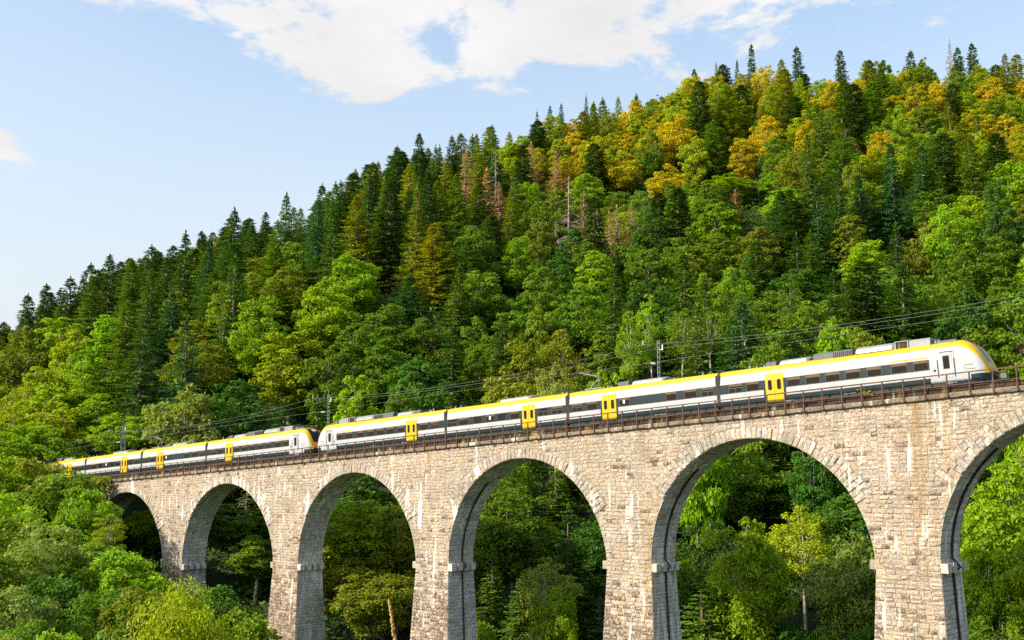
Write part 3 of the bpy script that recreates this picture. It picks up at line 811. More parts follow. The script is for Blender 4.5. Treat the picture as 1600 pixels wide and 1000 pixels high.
def bogie(car, xc):
    mb = MB()
    for s in (-1, 1):
        mb.box(xc-1.6, xc+1.6, s*.95-.07, s*.95+.07, .40, .62, 0)
        mb.box(xc-.35, xc+.35, s*1.0-.09, s*1.0+.09, .28, .72, 0)
        for dx in (-1.05, 1.05):
            k = 14; V = []
            for y in (s*.70, s*.83): V += [(xc+dx+.42*math.cos(2*math.pi*j/k), y, .43+.42*math.sin(2*math.pi*j/k)) for j in range(k)]
            mb.add(V, [tuple(range(k)), tuple(range(2*k-1, k-1, -1))]+[(j, (j+1) % k, k+(j+1) % k, k+j) for j in range(k)], 1)
            mb.box(xc+dx-.16, xc+dx+.16, s*.98-.08, s*.98+.08, .30, .58, 2)
            mb.tube([(xc+dx+.2, s*1.0, .55), (xc+dx+.5, s*1.05, .9)], .05, 6, 2)
    for dx in (-1.05, 1.05): mb.tube([(xc+dx, -.75, .43), (xc+dx, .75, .43)], .08, 6, 0)
    return mb.build('bogie', ['under', 'rust', 'unitgrey'], car)
def underbox(car, x0, x1):
    mb = MB(); mb.box(x0, x1, -1.25, 1.25, .30, .40, 0); return mb.build('underfloor_box', ['under'], car)
def small_bits(car, x0, x1, n, seed):
    r = random.Random(seed)
    for i in range(n):
        mb = MB(); x = x0+(x1-x0)*(i+.5)/n; y = side(r.uniform(.1, .7)); h = r.uniform(.10, .26)
        mb.tube([(x, y, 3.5), (x, y, 3.68+h)], [.10, .07], 8, 0); mb.box(x-.16, x+.16, y-.05, y+.05, 3.70+h, 3.75+h, 1)
        mb.build('roof_insulator', ['silver', 'black'], car)
def marking(car, x0, x1, z, w=.06):
    mb = MB(); x = x0; r = random.Random(int(x0*100))
    while x < x1:
        d = r.uniform(.05, .14); mb.box(x, x+d, *sorted((side(HWD-.01), side(HWD+.006))), z, z+w, 0); x += d+.03
    mb.build('marking', ['white'], car)

def car_end(parent, off, mirror, first):
    """end car: x from 0 (inner joint) to L (nose)"""
    L = 21.75
    j = -15.45
    c = body('carriage', parent, L, [(-11.14-j, -9.53-j)], 19.45, [(2.28-j, 99)])
    for k, (a, b) in enumerate([(-14.47, -13.38), (-12.85, -11.78), (-9.13, -8.13), (-7.52, -6.42), (-5.83, -4.77), (-4.19, -3.1), (-2.43, -1.43), (-.53, .55), (1.17, 2.13)]):
        window(c, a-j, b-j, bar=2 <= k <= 6, split=(k == 0), amber=True)
    door(c, -11.14-j, -9.53-j)
    # yellow line above the last windows
    mb = MB(); mb.box(-.62-j, 2.15-j, *sorted((side(HWD-.02), side(HWD+.001))), 2.60, 2.68, 0); mb.build('yellow_line', ['yellow'], c)
    # cab door with window and handrails
    mb = MB(); a, b = 3.10-j, 3.92-j
    mb.box(a, b, *sorted((side(HWD-.06), side(HWD+.012))), 1.02, 2.86, 0)
    mb.box(a+.17, b-.17, *sorted((side(HWD), side(HWD+.017))), 1.66, 2.62, 1); mb.box(a+.21, b-.21, *sorted((side(HWD), side(HWD+.021))), 1.71, 2.57, 2)
    mb.box(a-.02, b+.06, *sorted((side(HWD-.08), side(HWD+.02))), 2.88, 2.93, 3)
    mb.build('cab_door', ['white', 'black', 'glass', 'framegrey'], c)
    for x in (a-.22, b+.16):
        mb = MB(); mb.tube([(x, side(HWD+.0), 1.1), (x, side(HWD+.06), 1.15), (x, side(HWD+.06), 2.35), (x, side(HWD), 2.4)], .022, 6); mb.build('handrail', ['framegrey'], c)
    mb = MB(); x = 4.06-j; mb.box(x, x+.02, *sorted((side(HWD-.02), side(HWD+.004))), .8, 3.2, 0); mb.build('cab_seam', ['framegrey'], c)
    mb = MB(); x = 4.75-j
    for q in ((x, x+.62, 1.80, 1.82), (x, x+.75, 1.50, 1.52), (x, x+.02, 1.52, 1.80)): mb.box(q[0], q[1], *sorted((side(HWD-.06), side(HWD+.0))), q[2], q[3], 0)
    mb.build('hatch_outline', ['framegrey'], c)
    mb = MB(); x = 2.55-j; mb.box(x, x+.16, *sorted((side(HWD-.02), side(HWD+.008))), 1.55, 1.71, 0); mb.build('socket_cover', ['dark'], c)
    for (a, b, z, sty) in [(-11.25, -10.35, 3.95, 'box'), (-10.1, -7.5, 4.05, 'round'), (-7.0, -3.75, 4.10, 'long'), (-3.6, -.45, 4.22, 'round'), (-.4, .65, 4.18, 'frame'), (.75, 2.3, 4.15, 'silver'), (2.9, 4.1, 3.83, 'plate')]:
        roof_unit(c, a-j, b-j, z, sty)
    small_bits(c, 2.25-j, 2.9-j, 3, 5); small_bits(c, -13.2-j, -11.6-j, 3, 6)
    bogie(c, 17.6); bogie(c, .05)
    underbox(c, 2.4, 15.3)
    marking(c, 6.0, 6.6, .62); marking(c, 11.0, 11.9, .66); marking(c, 18.9, 19.6, .62)
    # coupler
    mb = MB(); mb.box(L-.4, L+.75, -.12, .12, .75, .98, 0); mb.box(L+.45, L+.85, -.26, .26, .68, 1.06, 1, .05); mb.tube([(L-.2, side(.4), .7), (L+.5, side(.3), .6), (L+.6, side(.1), .85)], .03, 5, 0)
    mb.build('coupler', ['under', 'unitgrey'], c)
    # headlamps and destination sign
    for s in (-1, 1):
        mb = MB(); mb.box(L-.26, L-.13, s*.92-.12, s*.92+.12, 1.16, 1.30, 0); mb.build('headlight', ['silver'], c)
    mb = MB(); V = [(19.45+2.3*q, y, 3.71-(q**2.8)*2.45+.02) for q in (.46, .54) for y in (-.28, .28)]; mb.add(V, [(0, 1, 3, 2)]); mb.build('destination_sign', ['led'], c)
    return c
def car_mid(parent, kind):
    L = 16.1; j = -15.55 if kind == 'B' else -31.95
    if kind == 'B':
        wins = [(-17.02, -15.95), (-18.75, -17.66), (-20.66, -19.67), (-25.69, -24.7), (-29.42, -28.38), (-31.17, -30.1)]; dr = (-27.72, -26.12)
    else:
        wins = [(-33.74, -32.56), (-35.42, -34.29), (-39.06, -37.97), (-40.77, -39.74), (-42.34, -41.29), (-44.12, -43.05), (-46.13, -44.94), (-47.8, -46.68)]; dr = (-37.55, -35.91)
    X = lambda u: u-j+L
    c = body('carriage', parent, L, [(X(dr[0]), X(dr[1]))], None, [])
    for k, (a, b) in enumerate(wins): window(c, X(a), X(b), split=k in (0, len(wins)-1) or (kind == 'C' and k == 1), note=(kind == 'B' and k == 3) or (kind == 'C' and k == 4), amber=k % 2 == 0 or kind == 'B')
    door(c, X(dr[0]), X(dr[1]))
    bogie(c, .05)
    if kind == 'B':
        roof_unit(c, X(-26.2), X(-25.0), 4.0, 'box'); roof_unit(c, X(-24.7), X(-21.2), 4.02, 'round')
        small_bits(c, X(-28.6), X(-26.4), 4, 3); small_bits(c, X(-20.9), X(-20.2), 1, 4); small_bits(c, X(-18), X(-17.2), 1, 8)
        # raised pantograph
        mb = MB(); x0 = X(-29.3)
        for s in (-1, 1):
            mb.tube([(x0-1.0, s*.55, 3.78), (x0+1.0, s*.55, 3.78)], .05, 6); 
            for q in (-.8, .8): mb.tube([(x0+q, s*.55, 3.5), (x0+q, s*.55, 3.78)], .06, 6)
        mb.tube([(x0-.9, -.55, 3.8), (x0-.9, .55, 3.8)], .04, 6)
        kx, kz = x0+.35, 4.85
        mb.tube([(x0-.9, 0, 3.85), (kx, 0, kz)], [.07, .05], 6); mb.tube([(x0-.3, .18, 3.85), (kx+.06, .06, kz-.05)], .025, 5)
        hx, hz = x0-1.75, 5.42
        for s in (-1, 1): mb.tube([(kx, s*.06, kz), (hx, s*.38, hz)], [.035, .025], 5)
        mb.tube([(kx, -.5, kz), (kx, .5, kz)], .03, 5)
        for dx in (-.2, .2): mb.tube([(hx+dx, -.95, hz-.12), (hx+dx, -.6, hz+.04), (hx+dx, .6, hz+.04), (hx+dx, .95, hz-.12)], .03, 5)
        mb.tube([(hx-.2, 0, hz+.02), (hx+.2, 0, hz+.02)], .03, 5)
        mb.build('pantograph', ['silver'], c)
        mb = MB(); pts = [(x0-1.9+.45*math.cos(t), side(.3), 3.6+.42*math.sin(t)) for t in np.linspace(0, math.pi, 9)]; mb.tube(pts, .05, 6); mb.build('roof_cable', ['black'], c)
        marking(c, X(-22.0), X(-20.9), .64)
    else:
        roof_unit(c, X(-41.0), X(-36.9), 3.98, 'round'); small_bits(c, X(-48.0), X(-46.8), 2, 9); small_bits(c, X(-33.4), X(-32.4), 2, 10)
    underbox(c, 2.4, 13.6)
    return c
def gangway(car, x0, x1):
    mb = MB(); n = 7
    for i in range(n):
        a = x0+(x1-x0)*i/n; b = a+(x1-x0)/n*.72; k = .0 if i % 2 else .03
        mb.box(a, b, -1.455+k, 1.455-k, .70, 3.46-k, 0, .25)
    mb.box(x0, x1, -1.4, 1.4, .75, 3.35, 0)
    mb.tube([(x0-.15, side(.9), 3.5), (x0+.05, side(.95), 3.75), ((x0+x1)/2, side(1.0), 3.8), (x1+.05, side(.95), 3.7), (x1+.3, side(.9), 3.55)], .06, 6, 1)
    mb.tube([((x0+x1)/2, side(1.3), 3.5), ((x0+x1)/2+.03, side(1.36), 2.2), ((x0+x1)/2, side(1.3), .8)], .045, 6, 1)
    mb.build('gangway_bellows', ['under', 'black'], car)

def place_train(root, u_front):
    root.matrix_world = Matrix.Translation(Vector(BW(u_front, TN, ZC(u_front)+RH))) @ R3
T1 = empty('electric_train')
J1 = -15.45
ca = car_end(T1, 0, False, True); ca.location = (J1, 0, 0)
gangway(ca, -.36, .11)
cb = car_mid(T1, 'B'); cb.location = (-15.68-16.1, 0, 0); gangway(cb, -.36, .11)
cc = car_mid(T1, 'C'); cc.location = (-15.68-16.1-.24-16.1, 0, 0); gangway(cc, -.36, .11)
x4 = -15.68-16.1*2-.48
def copy_tree(o, parent=None):
    c = o.copy(); COL.objects.link(c); c.parent = parent
    for ch in list(o.children): copy_tree(ch, c)
    return c
# rear end car: same carriage turned about; its windows move to the side we see
S = -S
cd = car_end(T1, 0, True, False); cd.location = (x4, 0, 0); cd.rotation_euler = (0, 0, math.pi)
S = -S
place_train(T1, 0.0)
tag(T1, 'white and slate electric train with yellow doors, the nearer of the two coupled units', 'train', 'two coupled electric trains')
T2 = copy_tree(T1); place_train(T2, -77.2)
alt = body('carriage', None, 21.75, [(-11.14+15.45, -9.53+15.45)], 19.45, [(2.28+15.45, 99)], gj=10)
for c_ in T2.children:
    if c_.data == ca.data: c_.data = alt.data
bpy.data.objects.remove(alt)
for c_ in T1.children:
    for g_ in list(c_.children):
        if g_.name.startswith('destination_sign'): bpy.data.objects.remove(g_)
T2['label'] = 'farther white and slate train unit with yellow cab, running off behind the bushes'
for o, l in ((ca, 'leading carriage with a rounded white cab and yellow roof edge'), (cb, 'carriage carrying the raised pantograph'), (cd, 'rear carriage with a white cab facing the other unit')): o['label'] = l

# ------------------------------------------------------------------ overhead line
def mast(name, u, n, H, lattice, label, arm=True):
    base = BW(u, n, ZC(u)); e = empty(name, base); tag(e, label, 'mast', 'overhead line masts')
    mb = MB()
    if not lattice:
        for a in (-.09, .09): mb.box(-.02+a, .02+a, -.10, .10, -.6, H, 0)
        for i in range(int(H/.45)): mb.box(-.11, .11, -.085, -.07, .3+i*.45, .42+i*.45, 0); mb.box(-.11, .11, .07, .085, .3+i*.45, .42+i*.45, 0)
    else:
        for a in (-1, 1):
            for b in (-1, 1): mb.tube([(a*.42, b*.42, -2), (a*.2, b*.2, H)], .05, 4)
        k = 11
        for i in range(k):
            z0, z1 = H*i/k, H*(i+1)/k; w0 = .42-.22*i/k; w1 = .42-.22*(i+1)/k; s = 1 if i % 2 else -1
            for b in (-1, 1):
                mb.tube([(s*w0, b*w0, z0), (-s*w1, b*w1, z1)], .03, 4); mb.tube([(b*w0, s*w0, z0), (b*w1, -s*w1, z1)], .03, 4)
    mb.build('pole', ['green_steel' if lattice else 'galv'], e)
    if arm:
        # cantilever reaches over the track (towards the camera)
        d = n-TN
        a = MB(); a.tube([(0, 0, H-1.9), (-MX*d, -MY*d, 7.6)], .035, 5); a.tube([(0, 0, H-1.2), (-MX*d*.7, -MY*d*.7, 7.5)], .02, 5)
        a.build('cantilever', ['green_steel'], e)
        a = MB(); a.tube([(0, 0, 6.05), (-MX*d, -MY*d, 5.97)], .03, 5); a.build('steady_arm', ['galv'], e)
        for (q, z) in ((.25, 6.05),):
            a = MB()
            for i in range(4): c = Vector((-MX*d*(q+.06*i), -MY*d*(q+.06*i), z)); a.tube([c, c+Vector((-MX*.05, -MY*.05, 0))], .085, 8)
            a.build('insulator', ['insul'], e)
        a = MB()
        for i in range(4): a.tube([(-MX*d, -MY*d, 7.62+.1*i), (-MX*d, -MY*d, 7.67+.1*i)], .08, 8)
        a.build('insulator', ['insul'], e)
        a = MB(); a.tube([(0, 0, H-.9), (EX*.45, EY*.45, H-.9)], .03, 5); a.tube([(EX*.45, EY*.45, H-.95), (EX*.45, EY*.45, H-.45)], .06, 7); a.build('feeder_insulator', ['insul'], e)
    return e
MN = DEP+.55
MU = [(-161.5, 6.6, False, 'thin grey overhead line mast rising from the bushes by the left edge'), (-121.5, 8.7, True, 'green steel lattice mast behind the far train unit'),
      (-72.5, 8.25, False, 'grey overhead line mast behind the gap between the two trains'), (-24.3, 8.25, False, 'grey overhead line mast behind the middle of the near train')]
for u, H, lat, lab in MU: mast('lattice_mast' if lat else 'overhead_mast', u, MN, H, lat, lab)
mast('overhead_mast', 24.0, MN, 8.25, False, 'grey overhead line mast past the front of the near train')
def wire(name, label, pts_fn, r):
    mb = MB(); us = [-161.5, -121.5, -72.5, -24.3, 24.0, 72.0]; pts = []
    for a, b in zip(us[:-1], us[1:]):
        for i in range(12):
            t = i/12; u = a+(b-a)*t; h, n = pts_fn(t, b-a, 4*t*(1-t)); pts.append(BW(u, n, ZC(u)+h))
    mb.tube(pts, r, 4); tag(mb.build(name, ['wire']), label, 'wire', 'overhead wires')
wire('messenger_wire', 'upper sagging overhead wire carried on the mast cantilevers', lambda t, L, s: (7.62-.95*s*L/48, TN), .012)
wire('contact_wire', 'lowest overhead wire running straight above the train roofs', lambda t, L, s: (5.95-.05*s, TN+.2*(1-2*t)), .010)
wire('feeder_wire', 'overhead feeder wire fixed to the tops of the masts', lambda t, L, s: (7.55-.75*s*L/48, MN+.1), .012)

# ------------------------------------------------------------------ trees
def rhombs(C, Nrm, size, asp=.62, tdir=None, rs=NP):
    """leaf quads: centres, normals, length per leaf"""
    n = len(C)
    Nn = Nrm/np.maximum(np.linalg.norm(Nrm, axis=1, keepdims=True), 1e-6)
    r = rs.randn(n, 3) if tdir is None else tdir
    T = r-Nn*(r*Nn).sum(1, keepdims=True); T /= np.maximum(np.linalg.norm(T, axis=1, keepdims=True), 1e-6)
    W = np.cross(Nn, T)
    L = np.asarray(size).reshape(-1, 1)*.5
    fold = Nn*L*.25
    V = np.stack([C-T*L, C-W*L*asp+fold-T*L*.1, C+T*L, C+W*L*asp+fold-T*L*.1], 1)
    return V
def leafmesh(name, V, mat):
    me = mesh_np(name, V.reshape(-1, 3), np.arange(len(V)*4).reshape(-1, 4)); me.materials.append(M[mat]); return me
def mesh_of(mb, name, mat):
    me = mesh_np(name, mb.v, mb.f, True); me.materials.append(M[mat]); return me

def broadleaf(seed, H, R, base=.22, leaf=.42, nclump=75, per=95, top=1.0, bark='bark', lean=.1, thin=1.0, cr=1.0, tk=1.0):
    rs = np.random.RandomState(seed); rp = random.Random(seed)
    zc = H*(base+(1-base)*.48); rz = H*(1-base)*.52
    lob = rs.randn(7, 3); lob[:, 2] = lob[:, 2]*.6+.2; lob /= np.linalg.norm(lob, axis=1, keepdims=True); la = rs.uniform(.1, .38, 7)
    CL = []
    for i in range(nclump):
        d = rs.randn(3); d /= np.linalg.norm(d)
        f = rs.uniform(.62, .92) if rs.rand() < .8 else rs.uniform(.2, .6)
        amp = .82+max((la*np.maximum(0, lob@d)**4).max(), 0)
        hz = d[2]
        wid = 1.0-.30*max(0, hz)**2-.22*max(0, -hz)
        p = np.array([d[0]*R*f*amp*wid, d[1]*R*f*amp*wid, zc+d[2]*rz*f*amp])
        CL.append((p, R*cr*rs.uniform(.13, .33)*(1.15-.35*max(0, hz)), d))
    Vs = []
    for p, rc, d in CL:
        n = int(per*(rc/(R*cr*.24))**2*thin)+8
        o = d*np.array([1, 1, .8])
        q = rs.randn(n, 3)*.85+o*.65+np.array([0, 0, .45]); q /= np.linalg.norm(q, axis=1, keepdims=True)
        rad = rs.uniform(.55, 1.12, (n, 1))
        C = p+q*rc*rad*np.array([1.05, 1.05, .62])
        # ragged tufts
        C += rs.randn(n, 3)*rc*.10
        Nn = q*.55+rs.randn(n, 3)*.5+np.array([0, 0, .45])
        Vs.append(rhombs(C, Nn, leaf*rs.uniform(.65, 1.3, n), .6, None, rs))
    me = leafmesh('broadleaf_crown', np.concatenate(Vs), 'leaf')
    mb = MB(); lx, ly = rs.randn(2)*lean*H*.12
    r0 = (H*.016+.05)*tk; top_ = zc+rz*.45
    tp = [(0, 0, -1.5), (lx*.15, ly*.15, H*base*.5), (lx*.5, ly*.5, zc-rz*.4), (lx, ly, top_)]
    mb.tube(tp, [r0*1.25, r0, r0*.7, r0*.15], 7)
    for p, rc, d in rp.sample(CL, min(20, len(CL))):
        t = rp.uniform(.30, .8); a = Vector((lx*t, ly*t, H*base*.8+(top_-H*base*.8)*t*.75)); b = Vector(p)
        m_ = (a+b)/2+Vector((0, 0, -.1*(b-a).length)) if rp.random() < .4 else (a+b)/2+Vector((0, 0, .08*(b-a).length))
        mb.tube([a, m_, b], [r0*.38, r0*.24, .02], 5, cap=False)
    return me, mesh_of(mb, 'broadleaf_trunk', bark), H

def spruce(seed, H, R, leaf=.75, step=.62, nb=7, base=.08, droop=.38, dens=1.0, flat=0.0, curve=.9, wob=.22):
    rs = np.random.RandomState(seed); Cs, Ns, Ts, Ls = [], [], [], []
    mb = MB(); r0 = H*.011+.06
    mb.tube([(0, 0, -1.5), (0, 0, H*.5), (0, 0, H*.97)], [r0*1.2, r0*.7, .02], 7)
    z = H*base
    sidew = 1+rs.uniform(-.12, .12, 8)
    while z < H*.985:
        f = 1-z/H
        Rz = R*(f**curve)*(1.0 if z > H*(base+.1) else .75+2.5*(z/H-base))
        if flat: Rz = max(Rz, R*.34*min(1, f*9))
        n = max(4, int(round(nb*(.6+.5*f)))); a0 = rs.uniform(0, 6.28)
        for i in range(n):
            az = a0+6.283*i/n+rs.uniform(-.25, .25)
            L = Rz*(1+rs.uniform(-wob, wob))*sidew[int(az/6.283*8) % 8]
            if L < .15 or (rs.rand() < .12 and z < H*.9): continue
            d = np.array([math.cos(az), math.sin(az), 0]); perp = np.array([-d[1], d[0], 0])
            up = .30*f if not flat else .12
            dr = droop*(.45+.75*f)*rs.uniform(.7, 1.25)
            if z > H*.85: dr = -.25
            K = max(2, int(L/(leaf*.40)))
            zz = z+rs.uniform(-.2, .2)
            for k in range(1, K+1):
                t = k/K
                p = np.array([0, 0, zz])+d*L*t+np.array([0, 0, L*(-dr*t+.42*dr*t*t*t)])
                slope = -dr+1.26*dr*t*t
                ln = leaf*(1.0-.45*t)*min(1, .5+L/2.2)
                for s in (-1, 1):
                    if rs.rand() > dens: continue
                    tv = d*.75+perp*s*rs.uniform(.5, 1.0)+np.array([0, 0, slope*.5-.28])
                    tv /= np.linalg.norm(tv)
                    Cs.append(p+tv*ln*.45+rs.randn(3)*.05); Ts.append(tv); Ns.append(np.array([rs.randn()*.35, rs.randn()*.35, 1])+d*.25); Ls.append(ln*rs.uniform(.8, 1.25))
                if rs.rand() < .8*dens:      # hanging twigs
                    tv = np.array([rs.randn()*.2, rs.randn()*.2, -1.0])+d*.3
                    Cs.append(p+np.array([0, 0, -ln*.3])); Ts.append(tv); Ns.append(d+rs.randn(3)*.4); Ls.append(ln*.8)
            tv = d+np.array([0, 0, .1]); pe = np.array([0, 0, zz])+d*L+np.array([0, 0, L*(-dr*.58)])
            Cs.append(pe); Ts.append(tv/np.linalg.norm(tv)); Ns.append(np.array([0, 0, 1.0])+rs.randn(3)*.2); Ls.append(leaf*.7)
            if f > .25 and i % 3 == 0: mb.tube([(0, 0, zz), tuple(pe*.5+np.array([0, 0, zz*.5+.0*L])), tuple(pe)], [.045, .03, .01], 3, cap=False)
        z += step*(.55+.75*f)*rs.uniform(.8, 1.2)
    # leader
    for k in range(5):
        Cs.append(np.array([0, 0, H*(.975+.006*k)])); Ts.append(np.array([rs.randn()*.3, rs.randn()*.3, 1])); Ns.append(np.array([rs.randn(), rs.randn(), .1])); Ls.append(.8)
    V = rhombs(np.array(Cs), np.array(Ns), np.array(Ls), .40, np.array(Ts), rs)
    return leafmesh('conifer_crown', V, 'needle'), mesh_of(mb, 'conifer_trunk', 'bark'), H

def snag(seed, H):
    rs = np.random.RandomState(seed); mb = MB()
    mb.tube([(0, 0, -1.5), (.1, 0, H*.5), (0, .1, H)], [.30, .22, .05], 7); tw = MB()
    for i in range(70):
        z = H*(.25+.73*i/70); az = rs.uniform(0, 6.28); L = (1-z/H)*4.0*rs.uniform(.3, 1)+.6
        d = Vector((math.cos(az), math.sin(az), 0)); p = Vector((0, 0, z))
        q = p+d*L*.6+Vector((0, 0, -L*.12)); e = p+d*L+Vector((0, 0, -L*.38))
        tw.tube([p, q, e], [.09, .06, .03], 4, cap=False)
    return mesh_of(tw, 'dead_branches', 'deadwood'), mesh_of(mb, 'dead_trunk', 'deadwood'), H

LIB = {
 'broad_far': [broadleaf(100+i, 17, r, b, .50, 150, 56, bark='bark', cr=.74) for i, (r, b) in enumerate([(5.6, .06), (4.9, .10), (5.2, .05), (4.3, .12), (6.0, .08), (4.6, .06)])],
 'broad_near': [broadleaf(200+i, 16, r, b, .38, 120, 84, bark=k, cr=.85, tk=.75) for i, (r, b, k) in enumerate([(4.9, .30, 'bark_pale'), (4.2, .34, 'bark_pale'), (5.3, .25, 'bark'), (4.6, .28, 'bark')])],
 'slim_near': [broadleaf(260+i, 18, r, .45, .30, 70, 70, bark='bark_pale', thin=.8, tk=.55) for i, r in enumerate((2.9, 3.3))],
 'shrub': [broadleaf(300+i, 9, r, .02, .44, 80, 70, bark='bark') for i, r in enumerate((4.6, 4.0, 5.0, 4.4))],
 'shrub_fine': [broadleaf(350, 9, 4.5, .02, .21, 150, 150, bark='bark')],
 'spruce_far': [spruce(400+i, 25, r, 1.2, .66, 8, .02, dr, wob=w_, curve=cv, dens=dn) for i, (r, dr, cv, w_, dn) in enumerate([(5.0, .42, 1.0, .34, 1), (4.4, .30, .8, .45, .85), (5.4, .55, 1.15, .4, .9), (4.7, .52, .9, .5, .75), (4.0, .36, .7, .4, .9), (5.2, .25, 1.1, .5, .8), (4.4, .6, .85, .35, 1)])],
 'spruce_near': [spruce(450+i, 22, r, .85, .52, 8, .04, dr) for i, (r, dr) in enumerate([(3.9, .4), (3.4, .5), (4.2, .45)])],
 'fir_far': [spruce(500+i, 25, r, 1.3, .62, 8, .08, .12, 1.0, 1.0, .62, .3) for i, r in enumerate((3.3, 2.9, 3.6))],
 'brown': [spruce(550+i, 22, 3.4, 1.0, .75, 7, .06, .5, .55, wob=.4) for i in range(2)],
 'snag': [snag(600+i, 20) for i in range(2)],
}
KIND = {'broad_far': 'broadleaf_tree', 'broad_near': 'broadleaf_tree', 'slim_near': 'slender_tree', 'shrub': 'shrub', 'shrub_fine': 'shrub', 'spruce_far': 'spruce_tree', 'spruce_near': 'spruce_tree', 'fir_far': 'fir_tree', 'brown': 'dying_spruce', 'snag': 'dead_tree'}
TREES = []
def tree(lib, x, y, H, color, wid=None, var=None, zoff=0):
    v = LIB[lib][rnd.randrange(len(LIB[lib])) if var is None else var % len(LIB[lib])]
    z = tz(x, y)+zoff; e = empty('yellowing_tree' if lib == 'broad_far' and color[0] > color[1]*.8 else KIND[lib], (x, y, z)); s = H/v[2]; w = s if wid is None else wid  # warm leaf tones; golden crowns have ridge sunlight painted into their colour
    e.scale = (w, w, s); e.rotation_euler = (rnd.uniform(-.03, .03), rnd.uniform(-.03, .03), rnd.uniform(0, 6.28))
    c = bpy.data.objects.new('bare_branches' if lib == 'snag' else 'crown', v[0]); t = bpy.data.objects.new('trunk', v[1])
    for o in (c, t): COL.objects.link(o); o.parent = e
    c.color = (*color, 1)
    TREES.append((e, lib, H, color, w, (x, y, z)))
    return e
def jit(c, a=.14, rnd_=rnd):
    k = 1+rnd_.uniform(-a, a)
    return (max(.003, c[0]*k*(1+rnd_.uniform(-a, a)*.8)), max(.004, c[1]*k), max(.001, c[2]*k*(1+rnd_.uniform(-a, a))))
GREEN = {
 'mid': (.15, .25, .012), 'bright': (.25, .395, .008), 'yellow': (.31, .40, .008), 'gold': (.48, .41, .010), 'pale': (.24, .31, .055), 'deep': (.075, .175, .016),  # golden entry: low warm ridge sun put into the leaf colour
 'olive': (.215, .27, .014), 'spruce': (.078, .165, .018), 'spruce_l': (.14, .235, .016), 'spruce_gold': (.27, .30, .012), 'fir': (.062, .120, .020), 'brown': (.46, .30, .18), 'bluegreen': (.055, .155, .040)}  # golden spruce tone carries the same ridge sunlight in its needles
